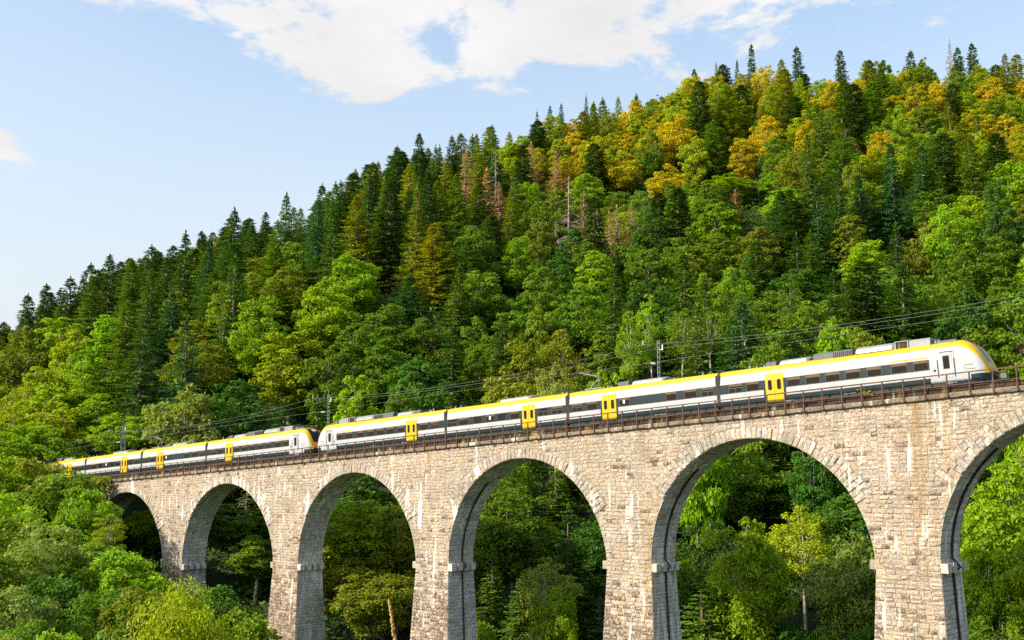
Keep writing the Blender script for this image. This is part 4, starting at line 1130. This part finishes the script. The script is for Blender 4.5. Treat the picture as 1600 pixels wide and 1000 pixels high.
HERO = [  # lib, image x, image y of the top, distance, width in metres, colour
 ('broad_far', 300, 572, 172, 11, 'pale'), ('broad_far', 455, 503, 190, 14, 'yellow'), ('broad_far', 590, 472, 200, 12, 'mid'), ('broad_far', 555, 566, 172, 8, 'bright'),
 ('broad_far', 640, 578, 165, 8, 'mid'), ('broad_far', 520, 520, 186, 9, 'mid'), ('broad_far', 795, 548, 166, 10, 'olive'), ('slim_near', 868, 540, 158, 5, 'pale'), ('broad_far', 945, 546, 152, 7, 'bright'),
 ('broad_far', 1092, 558, 142, 6.5, 'bright'), ('broad_far', 1185, 528, 152, 8, 'mid'), ('broad_far', 1315, 485, 158, 8, 'bright'), ('broad_far', 1265, 452, 172, 9, 'mid'), ('broad_far', 1360, 500, 150, 8, 'olive'),
 ('broad_far', 1590, 548, 118, 5, 'bright'), ('broad_far', 1140, 405, 200, 7, 'bright'), ('broad_far', 1095, 415, 202, 7, 'bright'), ('slim_near', 1060, 470, 180, 5, 'mid'), ('slim_near', 1160, 455, 182, 5, 'mid'), ('slim_near', 1235, 440, 184, 5, 'mid'),
 ('slim_near', 1020, 455, 182, 5, 'bright'), ('slim_near', 1110, 470, 178, 5, 'mid'), ('slim_near', 985, 480, 178, 5, 'bright'),
 ('broad_far', 812, 370, 245, 11, 'bright'), ('spruce_far', 703, 250, 268, 9, 'spruce_gold'), ('spruce_far', 745, 215, 285, 6, 'spruce_gold'), ('spruce_far', 805, 258, 280, 6, 'spruce_l'),
 ('spruce_far', 365, 325, 238, 10, 'spruce'), ('spruce_far', 290, 360, 246, 9, 'spruce'), ('spruce_far', 445, 296, 262, 8, 'spruce'), ('spruce_far', 430, 385, 228, 12, 'spruce_l'), ('spruce_far', 520, 300, 270, 8, 'spruce_l'),
 ('spruce_far', 575, 292, 272, 9, 'bluegreen'), ('spruce_far', 500, 400, 232, 12, 'spruce'), ('spruce_far', 240, 420, 225, 10, 'spruce_l'), ('spruce_far', 200, 470, 212, 9, 'spruce_l'), ('spruce_far', 335, 420, 222, 10, 'spruce_l'),
 ('fir_far', 655, 208, 298, 6, 'fir'), ('fir_far', 622, 228, 292, 6, 'fir'), ('fir_far', 585, 252, 286, 6, 'fir'), ('fir_far', 505, 285, 280, 6, 'fir'), ('fir_far', 1172, 70, 372, 5, 'fir'), ('fir_far', 1085, 108, 372, 5, 'fir'), ('fir_far', 1248, 72, 375, 6, 'fir'), ('fir_far', 1315, 76, 378, 6, 'fir'),
 ('fir_far', 1420, 78, 380, 6, 'fir'), ('fir_far', 1520, 66, 380, 6, 'fir'), ('fir_far', 1497, 72, 380, 6, 'fir'), ('fir_far', 75, 445, 262, 8, 'fir'), ('fir_far', 45, 458, 262, 7, 'fir'), ('fir_far', 115, 432, 262, 7, 'fir'), ('fir_far', 140, 412, 268, 7, 'fir'), ('fir_far', 175, 398, 275, 7, 'fir'), ('fir_far', 205, 405, 272, 7, 'fir'), ('fir_far', 235, 382, 280, 7, 'fir'),
 ('brown', 725, 232, 290, 6, 'brown'), ('brown', 780, 285, 272, 6, 'brown'), ('brown', 1447, 348, 222, 8, 'brown'), ('brown', 962, 322, 255, 6, 'brown'), ('brown', 908, 300, 262, 5, 'brown'), ('brown', 1330, 262, 290, 6, 'brown'), ('brown', 870, 235, 305, 6, 'brown'), ('brown', 830, 220, 312, 6, 'brown'), ('brown', 1480, 52, 385, 4, 'brown'), ('brown', 1335, 175, 330, 5, 'brown'), ('brown', 760, 262, 280, 6, 'brown'), ('brown', 1075, 190, 325, 5, 'brown'), ('brown', 1150, 300, 268, 4, 'brown'), ('brown', 985, 318, 258, 5, 'brown'), ('brown', 950, 330, 252, 4, 'brown'), ('brown', 1185, 190, 325, 5, 'brown'),
 ('snag', 890, 272, 258, 6, 'brown'), ('snag', 772, 238, 285, 5, 'brown'), ('snag', 933, 312, 256, 5, 'brown'), ('snag', 868, 345, 246, 4, 'brown'), ('snag', 1325, 265, 290, 5, 'brown'),
 ('broad_far', 1135, 265, 280, 15, 'bright'), ('broad_far', 1215, 266, 276, 9, 'bright'), ('broad_far', 1355, 212, 312, 8, 'yellow'), ('broad_far', 915, 265, 290, 9, 'bright'), ('broad_far', 970, 290, 280, 9, 'mid'), ('broad_far', 1300, 120, 352, 9, 'gold'), ('broad_far', 1395, 145, 345, 10, 'gold'), ('broad_far', 1290, 165, 335, 9, 'gold'),
 ('broad_far', 1490, 135, 348, 7, 'gold'), ('broad_far', 1545, 145, 345, 12, 'gold'), ('broad_far', 1580, 150, 345, 12, 'gold'), ('broad_far', 1095, 148, 345, 8, 'gold'), ('spruce_far', 1190, 165, 335, 6, 'spruce_gold'), ('spruce_far', 1405, 205, 318, 6, 'spruce_l'), ('fir_far', 1470, 210, 310, 12, 'bluegreen'), ('broad_far', 1500, 180, 330, 9, 'yellow'), ('spruce_far', 1488, 130, 350, 6, 'spruce_gold'),
 ('broad_far', 1440, 80, 382, 10, 'olive'), ('broad_far', 1375, 85, 380, 9, 'olive'), ('broad_far', 1195, 95, 366, 9, 'gold'), ('spruce_far', 875, 160, 352, 4, 'fir'), ('spruce_far', 860, 165, 352, 4, 'fir'), ('spruce_far', 840, 172, 348, 4, 'fir'), ('spruce_far', 915, 148, 355, 4, 'fir'), ('spruce_far', 1120, 95, 368, 4, 'spruce_gold'), ('spruce_far', 1150, 92, 370, 4, 'fir'),
 ('broad_far', 40, 490, 232, 12, 'olive'), ('broad_far', 95, 482, 235, 12, 'yellow'), ('broad_far', 120, 500, 226, 9, 'yellow'),
 ('broad_far', 60, 560, 205, 11, 'yellow'), ('broad_far', 130, 555, 208, 10, 'bright'), ('broad_far', 30, 610, 190, 11, 'yellow'), ('broad_far', 100, 615, 188, 11, 'yellow'), ('broad_far', 155, 605, 192, 9, 'bright'), ('broad_far', 10, 660, 178, 10, 'bright'), ('broad_far', 190, 640, 180, 8, 'bright'), ('broad_far', 70, 655, 180, 9, 'bright'), ('broad_far', 235, 640, 178, 7, 'mid'), ('spruce_far', 215, 545, 205, 9, 'spruce'),
 # seen through the arches
 ('broad_near', 1165, 795, 116, 8.0, 'bright'), ('slim_near', 1252, 772, 124, 6.0, 'yellow'), ('broad_near', 1325, 818, 114, 7.5, 'pale'), ('broad_near', 1105, 800, 128, 7, 'deep'), ('spruce_near', 1205, 700, 150, 9, 'spruce_l'), ('spruce_near', 1118, 722, 152, 9, 'spruce'), ('spruce_near', 1098, 890, 116, 8, 'spruce_l'), ('broad_near', 1300, 755, 142, 9, 'deep'), ('shrub', 1235, 960, 114, 6, 'deep'), ('shrub', 1345, 965, 108, 5, 'deep'),
 ('broad_near', 800, 752, 140, 11, 'mid'), ('spruce_near', 870, 735, 150, 8, 'spruce_l'), ('spruce_near', 772, 852, 132, 6, 'spruce_l'), ('spruce_near', 815, 898, 128, 7, 'spruce_l'), ('slim_near', 858, 855, 124, 6, 'pale'), ('spruce_near', 885, 790, 132, 8, 'spruce'), ('broad_near', 865, 905, 120, 4, 'bright'), ('broad_near', 935, 800, 140, 8, 'deep'), ('broad_near', 765, 815, 140, 8, 'mid'), ('shrub', 750, 960, 122, 5, 'bright'), ('shrub', 850, 985, 120, 6, 'pale'),
 ('broad_near', 580, 772, 142, 12, 'yellow'), ('broad_near', 620, 790, 140, 9, 'olive'), ('broad_near', 545, 850, 138, 8, 'olive'), ('broad_near', 600, 880, 134, 9, 'olive'),
 ('broad_near', 365, 848, 158, 11, 'mid'), ('broad_near', 400, 880, 152, 9, 'mid'), ('snag', 384, 762, 165, 3, 'brown'), ('spruce_near', 215, 775, 182, 9, 'bluegreen'), ('broad_near', 330, 800, 170, 9, 'mid'), ('broad_near', 240, 830, 168, 7, 'bright'), ('broad_near', 215, 815, 178, 7, 'bright'), ('shrub', 1285, 970, 112, 5, 'mid'), ('shrub', 1200, 985, 108, 5, 'mid'), ('shrub', 1310, 990, 106, 5, 'deep'),
 ('broad_near', 1580, 700, 104, 9, 'bright'), ('broad_near', 1500, 770, 112, 7, 'yellow'), ('broad_near', 1540, 830, 102, 6, 'bright'), ('broad_near', 1600, 830, 98, 6, 'bright'), ('broad_near', 1510, 900, 106, 6, 'olive'), ('broad_near', 1560, 930, 99, 6, 'mid'),
 # thicket in front of the far end
 ('shrub_fine', 292, 888, 78, 7.6, 'yellow'), ('shrub', 98, 728, 152, 11, 'mid'), ('shrub', 135, 752, 148, 7.0, 'bright'), ('shrub', 75, 706, 158, 13, 'olive'), ('shrub', 10, 700, 158, 11, 'bright'), ('shrub', 20, 800, 128, 10, 'mid'), ('shrub', 75, 805, 126, 9, 'pale'), ('shrub', 185, 850, 140, 6, 'mid'),
 ('shrub', 140, 840, 124, 9, 'mid'), ('shrub', 195, 850, 122, 8, 'bright'), ('shrub', 225, 885, 128, 5.5, 'bright'), ('slim_near', 62, 830, 118, 4, 'pale'), ('shrub', 90, 890, 108, 8, 'deep'), ('shrub', 165, 905, 106, 8, 'mid'), ('shrub', 225, 915, 104, 7, 'olive'), ('shrub', 20, 905, 100, 7, 'pale'), ('shrub', 105, 968, 84, 6, 'bright'),
 ('shrub', 185, 968, 84, 5, 'pale'), ('shrub', 40, 970, 84, 6, 'mid'), ('shrub', 385, 940, 112, 8, 'mid'), ('shrub', 350, 905, 124, 8, 'deep'), ('shrub', 395, 985, 100, 7, 'mid'), ('shrub', 255, 925, 118, 6, 'mid'), ('slim_near', 170, 800, 132, 4, 'yellow'), ('shrub', -20, 760, 140, 10, 'bright'), ('shrub', -15, 850, 112, 9, 'mid'), ('shrub', 0, 985, 76, 6, 'pale'),
]
BASER = {k: max(abs(float(v)) for v in (0,)) for k in LIB}
RADL = {'broad_far': 5.1, 'broad_near': 4.7, 'slim_near': 3.1, 'shrub': 4.5, 'shrub_fine': 4.5, 'spruce_far': 4.7, 'spruce_near': 3.8, 'fir_far': 3.2, 'brown': 2.9, 'snag': 2.5}
POS = []
for lib, xi, yi, Y, wm, col in HERO:
    X, Yy, Zt = ray_at(xi, yi, Y)
    H = Zt-tz(X, Yy); zo = 0
    lim = {'shrub': (3.5, 15), 'shrub_fine': (3.5, 17), 'snag': (12, 24), 'slim_near': (10, 24)}.get(lib, (9, 29))
    if H > lim[1]: zo = 0; H = lim[1]+(H-lim[1])*.6
    H = max(H, lim[0])
    tree(lib, X, Yy, H, jit(GREEN[col]), wm/2/RADL[lib]*(1.4 if lib in ('spruce_far', 'spruce_near', 'brown') else 1.15), None, zo)
    POS.append((X, Yy, wm*.5))
# fill the slopes
cand = []
for Y in np.arange(108, 400, 6.6):
    for X in np.arange(-.56*Y, .56*Y, 6.6):
        cand.append((X+rnd.uniform(-2.8, 2.8), Y+rnd.uniform(-2.8, 2.8)))
for Y in np.arange(430, 560, 11):
    for X in np.arange(-.48*Y, -.10*Y, 10): cand.append((X+rnd.uniform(-4, 4), Y+rnd.uniform(-4, 4)))
rnd.shuffle(cand)
grid = {}
def ok(x, y, r):
    cx, cy = int(x//14), int(y//14)
    for a in (-1, 0, 1):
        for b in (-1, 0, 1):
            for (px_, py_, pr) in grid.get((cx+a, cy+b), ()):
                if (px_-x)**2+(py_-y)**2 < ((r+pr)*.72)**2: return False
    return True
def put(x, y, r): grid.setdefault((int(x//14), int(y//14)), []).append((x, y, r))
for p in POS: put(*p)
CNT = {}
for x, y in cand:
    u, n = to_un(x, y)
    if n < 8.5: continue
    z = tz(x, y)
    xi, yi, d = project((x, y, z+14))
    if not -60 < xi < 1660: continue
    if yi > 1030: continue
    # ridge backs stay hidden
    r_ = rnd.random(); band = vnoise(x, y, 38, 9)[()] if not isinstance(vnoise(x, y, 38, 9), np.ndarray) else float(vnoise(x, y, 38, 9))
    far = y > 165
    lib, col = 'broad_far', 'mid'
    if y > 425: lib, col = ('fir_far', 'fir') if r_ < .5 else ('broad_far', 'olive')
    elif xi < 190 and yi > 470: lib, col = ('broad_far', rnd.choice(['yellow', 'bright', 'bright', 'olive'])) if r_ < .8 else ('spruce_far', 'spruce_l')  # left slope: sunlight put into yellower, brighter leaf colours
    elif xi < 190: lib, col = ('fir_far', 'fir') if r_ < .6 else ('broad_far', 'olive')
    elif xi < 660 and yi < 490: lib, col = ('spruce_far', rnd.choice(['spruce', 'spruce', 'spruce_l', 'bluegreen', 'spruce_gold' if xi > 480 and yi < 400 else 'spruce_l'])) if r_ < .80 else (('broad_far', rnd.choice(['mid', 'bright', 'olive'])) if yi > 380 else ('fir_far', 'fir'))
    elif xi < 660: lib, col = ('broad_far', rnd.choice(['mid', 'mid', 'bright', 'olive', 'deep'])) if r_ < .72 else ('spruce_far', rnd.choice(['spruce', 'bluegreen']))
    elif xi < 800 and yi > 400: lib, col = ('spruce_far', rnd.choice(['spruce_l', 'spruce', 'spruce_l'])) if r_ < .75 else ('broad_far', 'mid')
    elif yi < 250 and xi > 780: lib, col = ('broad_far', rnd.choice(['gold', 'gold', 'gold', 'yellow', 'yellow', 'olive', 'mid'])) if r_ < .82+band*.3 else (('fir_far', rnd.choice(['fir', 'spruce_l', 'spruce_gold'])) if r_ < .92 else ('spruce_far', rnd.choice(['spruce_gold', 'spruce_gold', 'spruce_l'])))  # sunlit upper ridge: warm light painted in through golden and yellow leaf colours
    elif xi < 800: lib, col = ('spruce_far', rnd.choice(['spruce', 'spruce_l', 'spruce_gold', 'fir'])) if r_ < .75 else ('broad_far', rnd.choice(['mid', 'olive']))
    else:
        if r_ < .70+band*.5: lib, col = 'broad_far', rnd.choice(['mid', 'mid', 'bright', 'olive', 'deep', 'mid'])
        elif r_ < .9: lib, col = 'spruce_far', rnd.choice(['spruce', 'spruce', 'spruce_l', 'bluegreen'])
        else: lib, col = 'fir_far', 'fir'
    if y < 150:
        if n < 60 and z < -4: lib = {'broad_far': 'broad_near', 'spruce_far': 'spruce_near', 'fir_far': 'spruce_near'}[lib]; col = rnd.choice(['deep', 'mid', 'mid', 'bright']) if lib == 'broad_near' else rnd.choice(['spruce', 'bluegreen'])
    if lib.startswith('broad'): H = rnd.uniform(12, 19); r = rnd.uniform(3.4, 5.8)
    elif lib.startswith('spruce'): H = rnd.uniform(14, 26); r = rnd.uniform(3.3, 5.2)
    else: H = rnd.uniform(16, 25); r = rnd.uniform(3.1, 4.3)
    if 640 < xi < 820 and yi > 430 and lib.startswith('spruce'): H *= .75; r *= .8
    # keep the skyline of the photograph
    sky = np.interp(xi, [-100, 0, 130, 240, 360, 500, 650, 760, 880, 1000, 1170, 1330, 1480, 1700], [540, 505, 425, 392, 340, 292, 222, 195, 170, 130, 85, 92, 72, 95])
    top = project((x, y, z+H))[1]
    if top < sky:
        H -= (sky-top)*d/FPX*1.0+rnd.uniform(0, 1.5)
        if H < 7: continue
    # the line of trees next to the track stays low enough to show the train
    if n-r*1.15 < 4.0 or not ok(x, y, r): continue
    ss = np.linspace(.45, .97, 40); tzv = (z+H*.95)*ss
    if np.any(terrain(x*ss, y*ss)+7.0 > tzv): continue        # wholly behind the brow
    k = 'yellowing_tree' if col in ('gold', 'yellow', 'olive') and lib == 'broad_far' else KIND[lib]  # counted by warm leaf tone, painted sunlight included
    if CNT.get(k, 0) >= 290: continue
    CNT[k] = CNT.get(k, 0)+1
    put(x, y, r); tree(lib, x, y, H, jit(GREEN[col], .15), r/RADL[lib]*(1.14 if lib.startswith('broad') else 1.45))
print('TREES', len(TREES), CNT)

# undergrowth on the floor between the trunks
rs = np.random.RandomState(5); n = 15000
Yr = np.sqrt(rs.uniform(95**2, 390**2, n)); Xr = rs.uniform(-.56, .56, n)*Yr
nn = Xr*MX+Yr*MY-D_; keep = (nn > 6.0) | ((Xr/Yr < -.24) & (nn < -4)); Xr, Yr = Xr[keep], Yr[keep]
Zr = terrain(Xr, Yr); per = 30; m = len(Xr)
C = np.repeat(np.stack([Xr, Yr, Zr], 1), per, 0); q = rs.randn(m*per, 3); q[:, 2] = np.abs(q[:, 2]); q /= np.linalg.norm(q, axis=1, keepdims=True)
sz = np.repeat(rs.uniform(.8, 2.9, m), per)[:, None]; C = C+q*sz*rs.uniform(.6, 1.1, (m*per, 1))*np.array([1.3, 1.3, 1.0])
V = rhombs(C, q+rs.randn(m*per, 3)*.5, rs.uniform(.5, 1.0, m*per), .6, None, rs)
ug = link('undergrowth', leafmesh('undergrowth', V, 'leaf'), 'leaf'); ug.color = (.085, .17, .014, 1)
tag(ug, 'low green undergrowth between the trees on the slope', 'undergrowth', kind='stuff')

# pale rock faces near the top of the slope
def crag(xi, yi, Y, w, h, label):
    X, Yy, Z = ray_at(xi, yi, Y); r = random.Random(int(xi)); V = []; nx, nz = 7, 6
    for back in (0, 1):
        for i in range(nx):
            for j in range(nz):
                a = i/(nx-1)-.5; b = j/(nz-1); t = (1-.5*b)
                V.append((X+a*w*t+r.uniform(-.3, .3), Yy+back*5+abs(a)*3+b*2.5+r.uniform(-.8, .8), Z-h+b*h*(1-abs(a)*.4)+r.uniform(-.3, .3)))
    F = []
    for i in range(nx-1):
        for j in range(nz-1):
            q = i*nz+j; F.append((q, q+nz, q+nz+1, q+1)); q += nx*nz; F.append((q+1, q+nz+1, q+nz, q))
    per_ = [i*nz for i in range(nx)]+[(nx-1)*nz+j for j in range(1, nz)]+[i*nz+nz-1 for i in range(nx-2, -1, -1)]+[j for j in range(nz-2, 0, -1)]
    for a, b in zip(per_, per_[1:]+per_[:1]): F.append((a, a+nx*nz, b+nx*nz, b))
    tag(link('rock_face', mesh_np('rock_face', V, F), 'rock'), label, 'rock', 'rock faces on the slope')
crag(1205, 148, 350, 9, 7, 'pale jagged rock face below the fir on the upper slope')
crag(1240, 165, 348, 8, 6, 'grey rock face among golden trees high on the slope')
crag(1135, 235, 318, 5, 5, 'small grey boulder showing between mid-slope trees')

# ------------------------------------------------------------------ labels of the trees
def cname(c):
    r, g, b = c; v = g
    if r > g*1.15: return 'brown'
    if r > g*.95: return 'golden'
    if r > g*.78: return 'yellow green'
    if g > .14: return 'bright green'
    if g > .08: return 'mid green'
    return 'dark green'
ORD = ['first', 'second', 'third', 'fourth', 'fifth', 'sixth', 'seventh', 'eighth', 'ninth', 'tenth', 'eleventh', 'twelfth', 'thirteenth', 'fourteenth', 'fifteenth', 'sixteenth', 'seventeenth', 'eighteenth', 'nineteenth', 'twentieth']
def ordw(i): return ORD[i] if i < 20 else '%d%s' % (i+1, {1: 'st', 2: 'nd', 3: 'rd'}.get((i+1) % 10, 'th') if (i+1) % 100 not in (11, 12, 13) else 'th')
WORD = {'broad_far': 'leafy tree', 'broad_near': 'leafy tree', 'slim_near': 'slender pale-trunked tree', 'shrub': 'bush', 'shrub_fine': 'bush', 'spruce_far': 'spruce', 'spruce_near': 'spruce', 'fir_far': 'fir', 'brown': 'dying spruce', 'snag': 'bare dead tree'}
CAT = {'leafy tree': 'tree', 'slender pale-trunked tree': 'tree', 'bush': 'bush', 'spruce': 'spruce', 'fir': 'fir', 'dying spruce': 'spruce', 'bare dead tree': 'dead tree'}
zones = {}
for e, lib, H, col, w, (x, y, z) in TREES:
    xi, yt, d = project((x, y, z+H)); u, n = to_un(x, y)
    line = 752.5-.101*(xi-175)
    if n < 0: zn = 'in the thicket before the viaduct'
    elif yt > line-40 and y < 200:
        kk = [a for a in range(6)]; lab = ['the leftmost arch', 'the second arch from the left', 'the third arch from the left', 'the fourth arch from the left', 'the fifth arch from the left', 'the arch at the right edge']
        edges = [270, 445, 672, 985, 1420]
        zn = 'through '+lab[sum(xi > q for q in edges)]
    elif y > 425: zn = 'on the far hazy spur'
    else:
        sky = np.interp(xi, [-100, 0, 130, 240, 360, 500, 650, 760, 880, 1000, 1170, 1330, 1480, 1700], [540, 505, 425, 392, 340, 292, 222, 195, 170, 130, 85, 92, 72, 95])
        f = (yt-sky)/(line-70-sky)
        row = 'skyline' if f < .06 else 'upper slope' if f < .33 else 'middle slope' if f < .66 else 'low slope'
        cl = 'beyond the far train' if xi < 95 else 'above the far train' if xi < 505 else "above the near train's tail" if xi < 900 else "above the near train's middle" if xi < 1330 else "above the near train's cab"
        if row == 'low slope': cl = cl.replace('above ', 'behind ')
        zn = row+' '+cl
    wd = WORD[lib]; cn = '' if lib in ('brown', 'snag') else cname(col)+' '
    zones.setdefault((cn+wd, zn), []).append((xi, e, wd))
for (nm0, zn), lst in zones.items():
    lst.sort(key=lambda t: t[0])
    for i, (xi, e, wd) in enumerate(lst):
        e['label'] = (nm0+', '+zn) if len(lst) == 1 else ordw(i)+' '+nm0+' from the left, '+zn
        e['category'] = CAT[wd]
        e['group'] = {'bush': 'bushes before the viaduct'}.get(wd, wd+'s on the slope')

# tall dry flower stalk close to the viewpoint
X_, Y_, Z_ = ray_at(608, 934, 6.0); zb_ = tz(X_, Y_); mb = MB(); hh = Z_-zb_
mb.tube([(0, 0, -.1), (.01, 0, hh*.5), (0, .01, hh)], [.005, .004, .002], 5, 0)
r5 = random.Random(3)
for i in range(90):
    z = hh*(.80+.2*i/90); a = r5.uniform(0, 6.28); w = .007*(1-(i/90)**3*.7); mb.tube([(0, 0, z), (math.cos(a)*w, math.sin(a)*w, z+.008), (math.cos(a)*w*.7, math.sin(a)*w*.7, z+.02)], [.004, .006, .002], 4, 1)
M['straw'] = simple('straw', (.42, .26, .07), .8)
o = mb.build('flower_stalk', ['straw', 'straw']); o.location = (X_+.16*hh, Y_, zb_); o.rotation_euler = (0, -.16, 0); tag(o, 'dry golden flower stalk rising at the bottom edge before the third arch', 'plant')
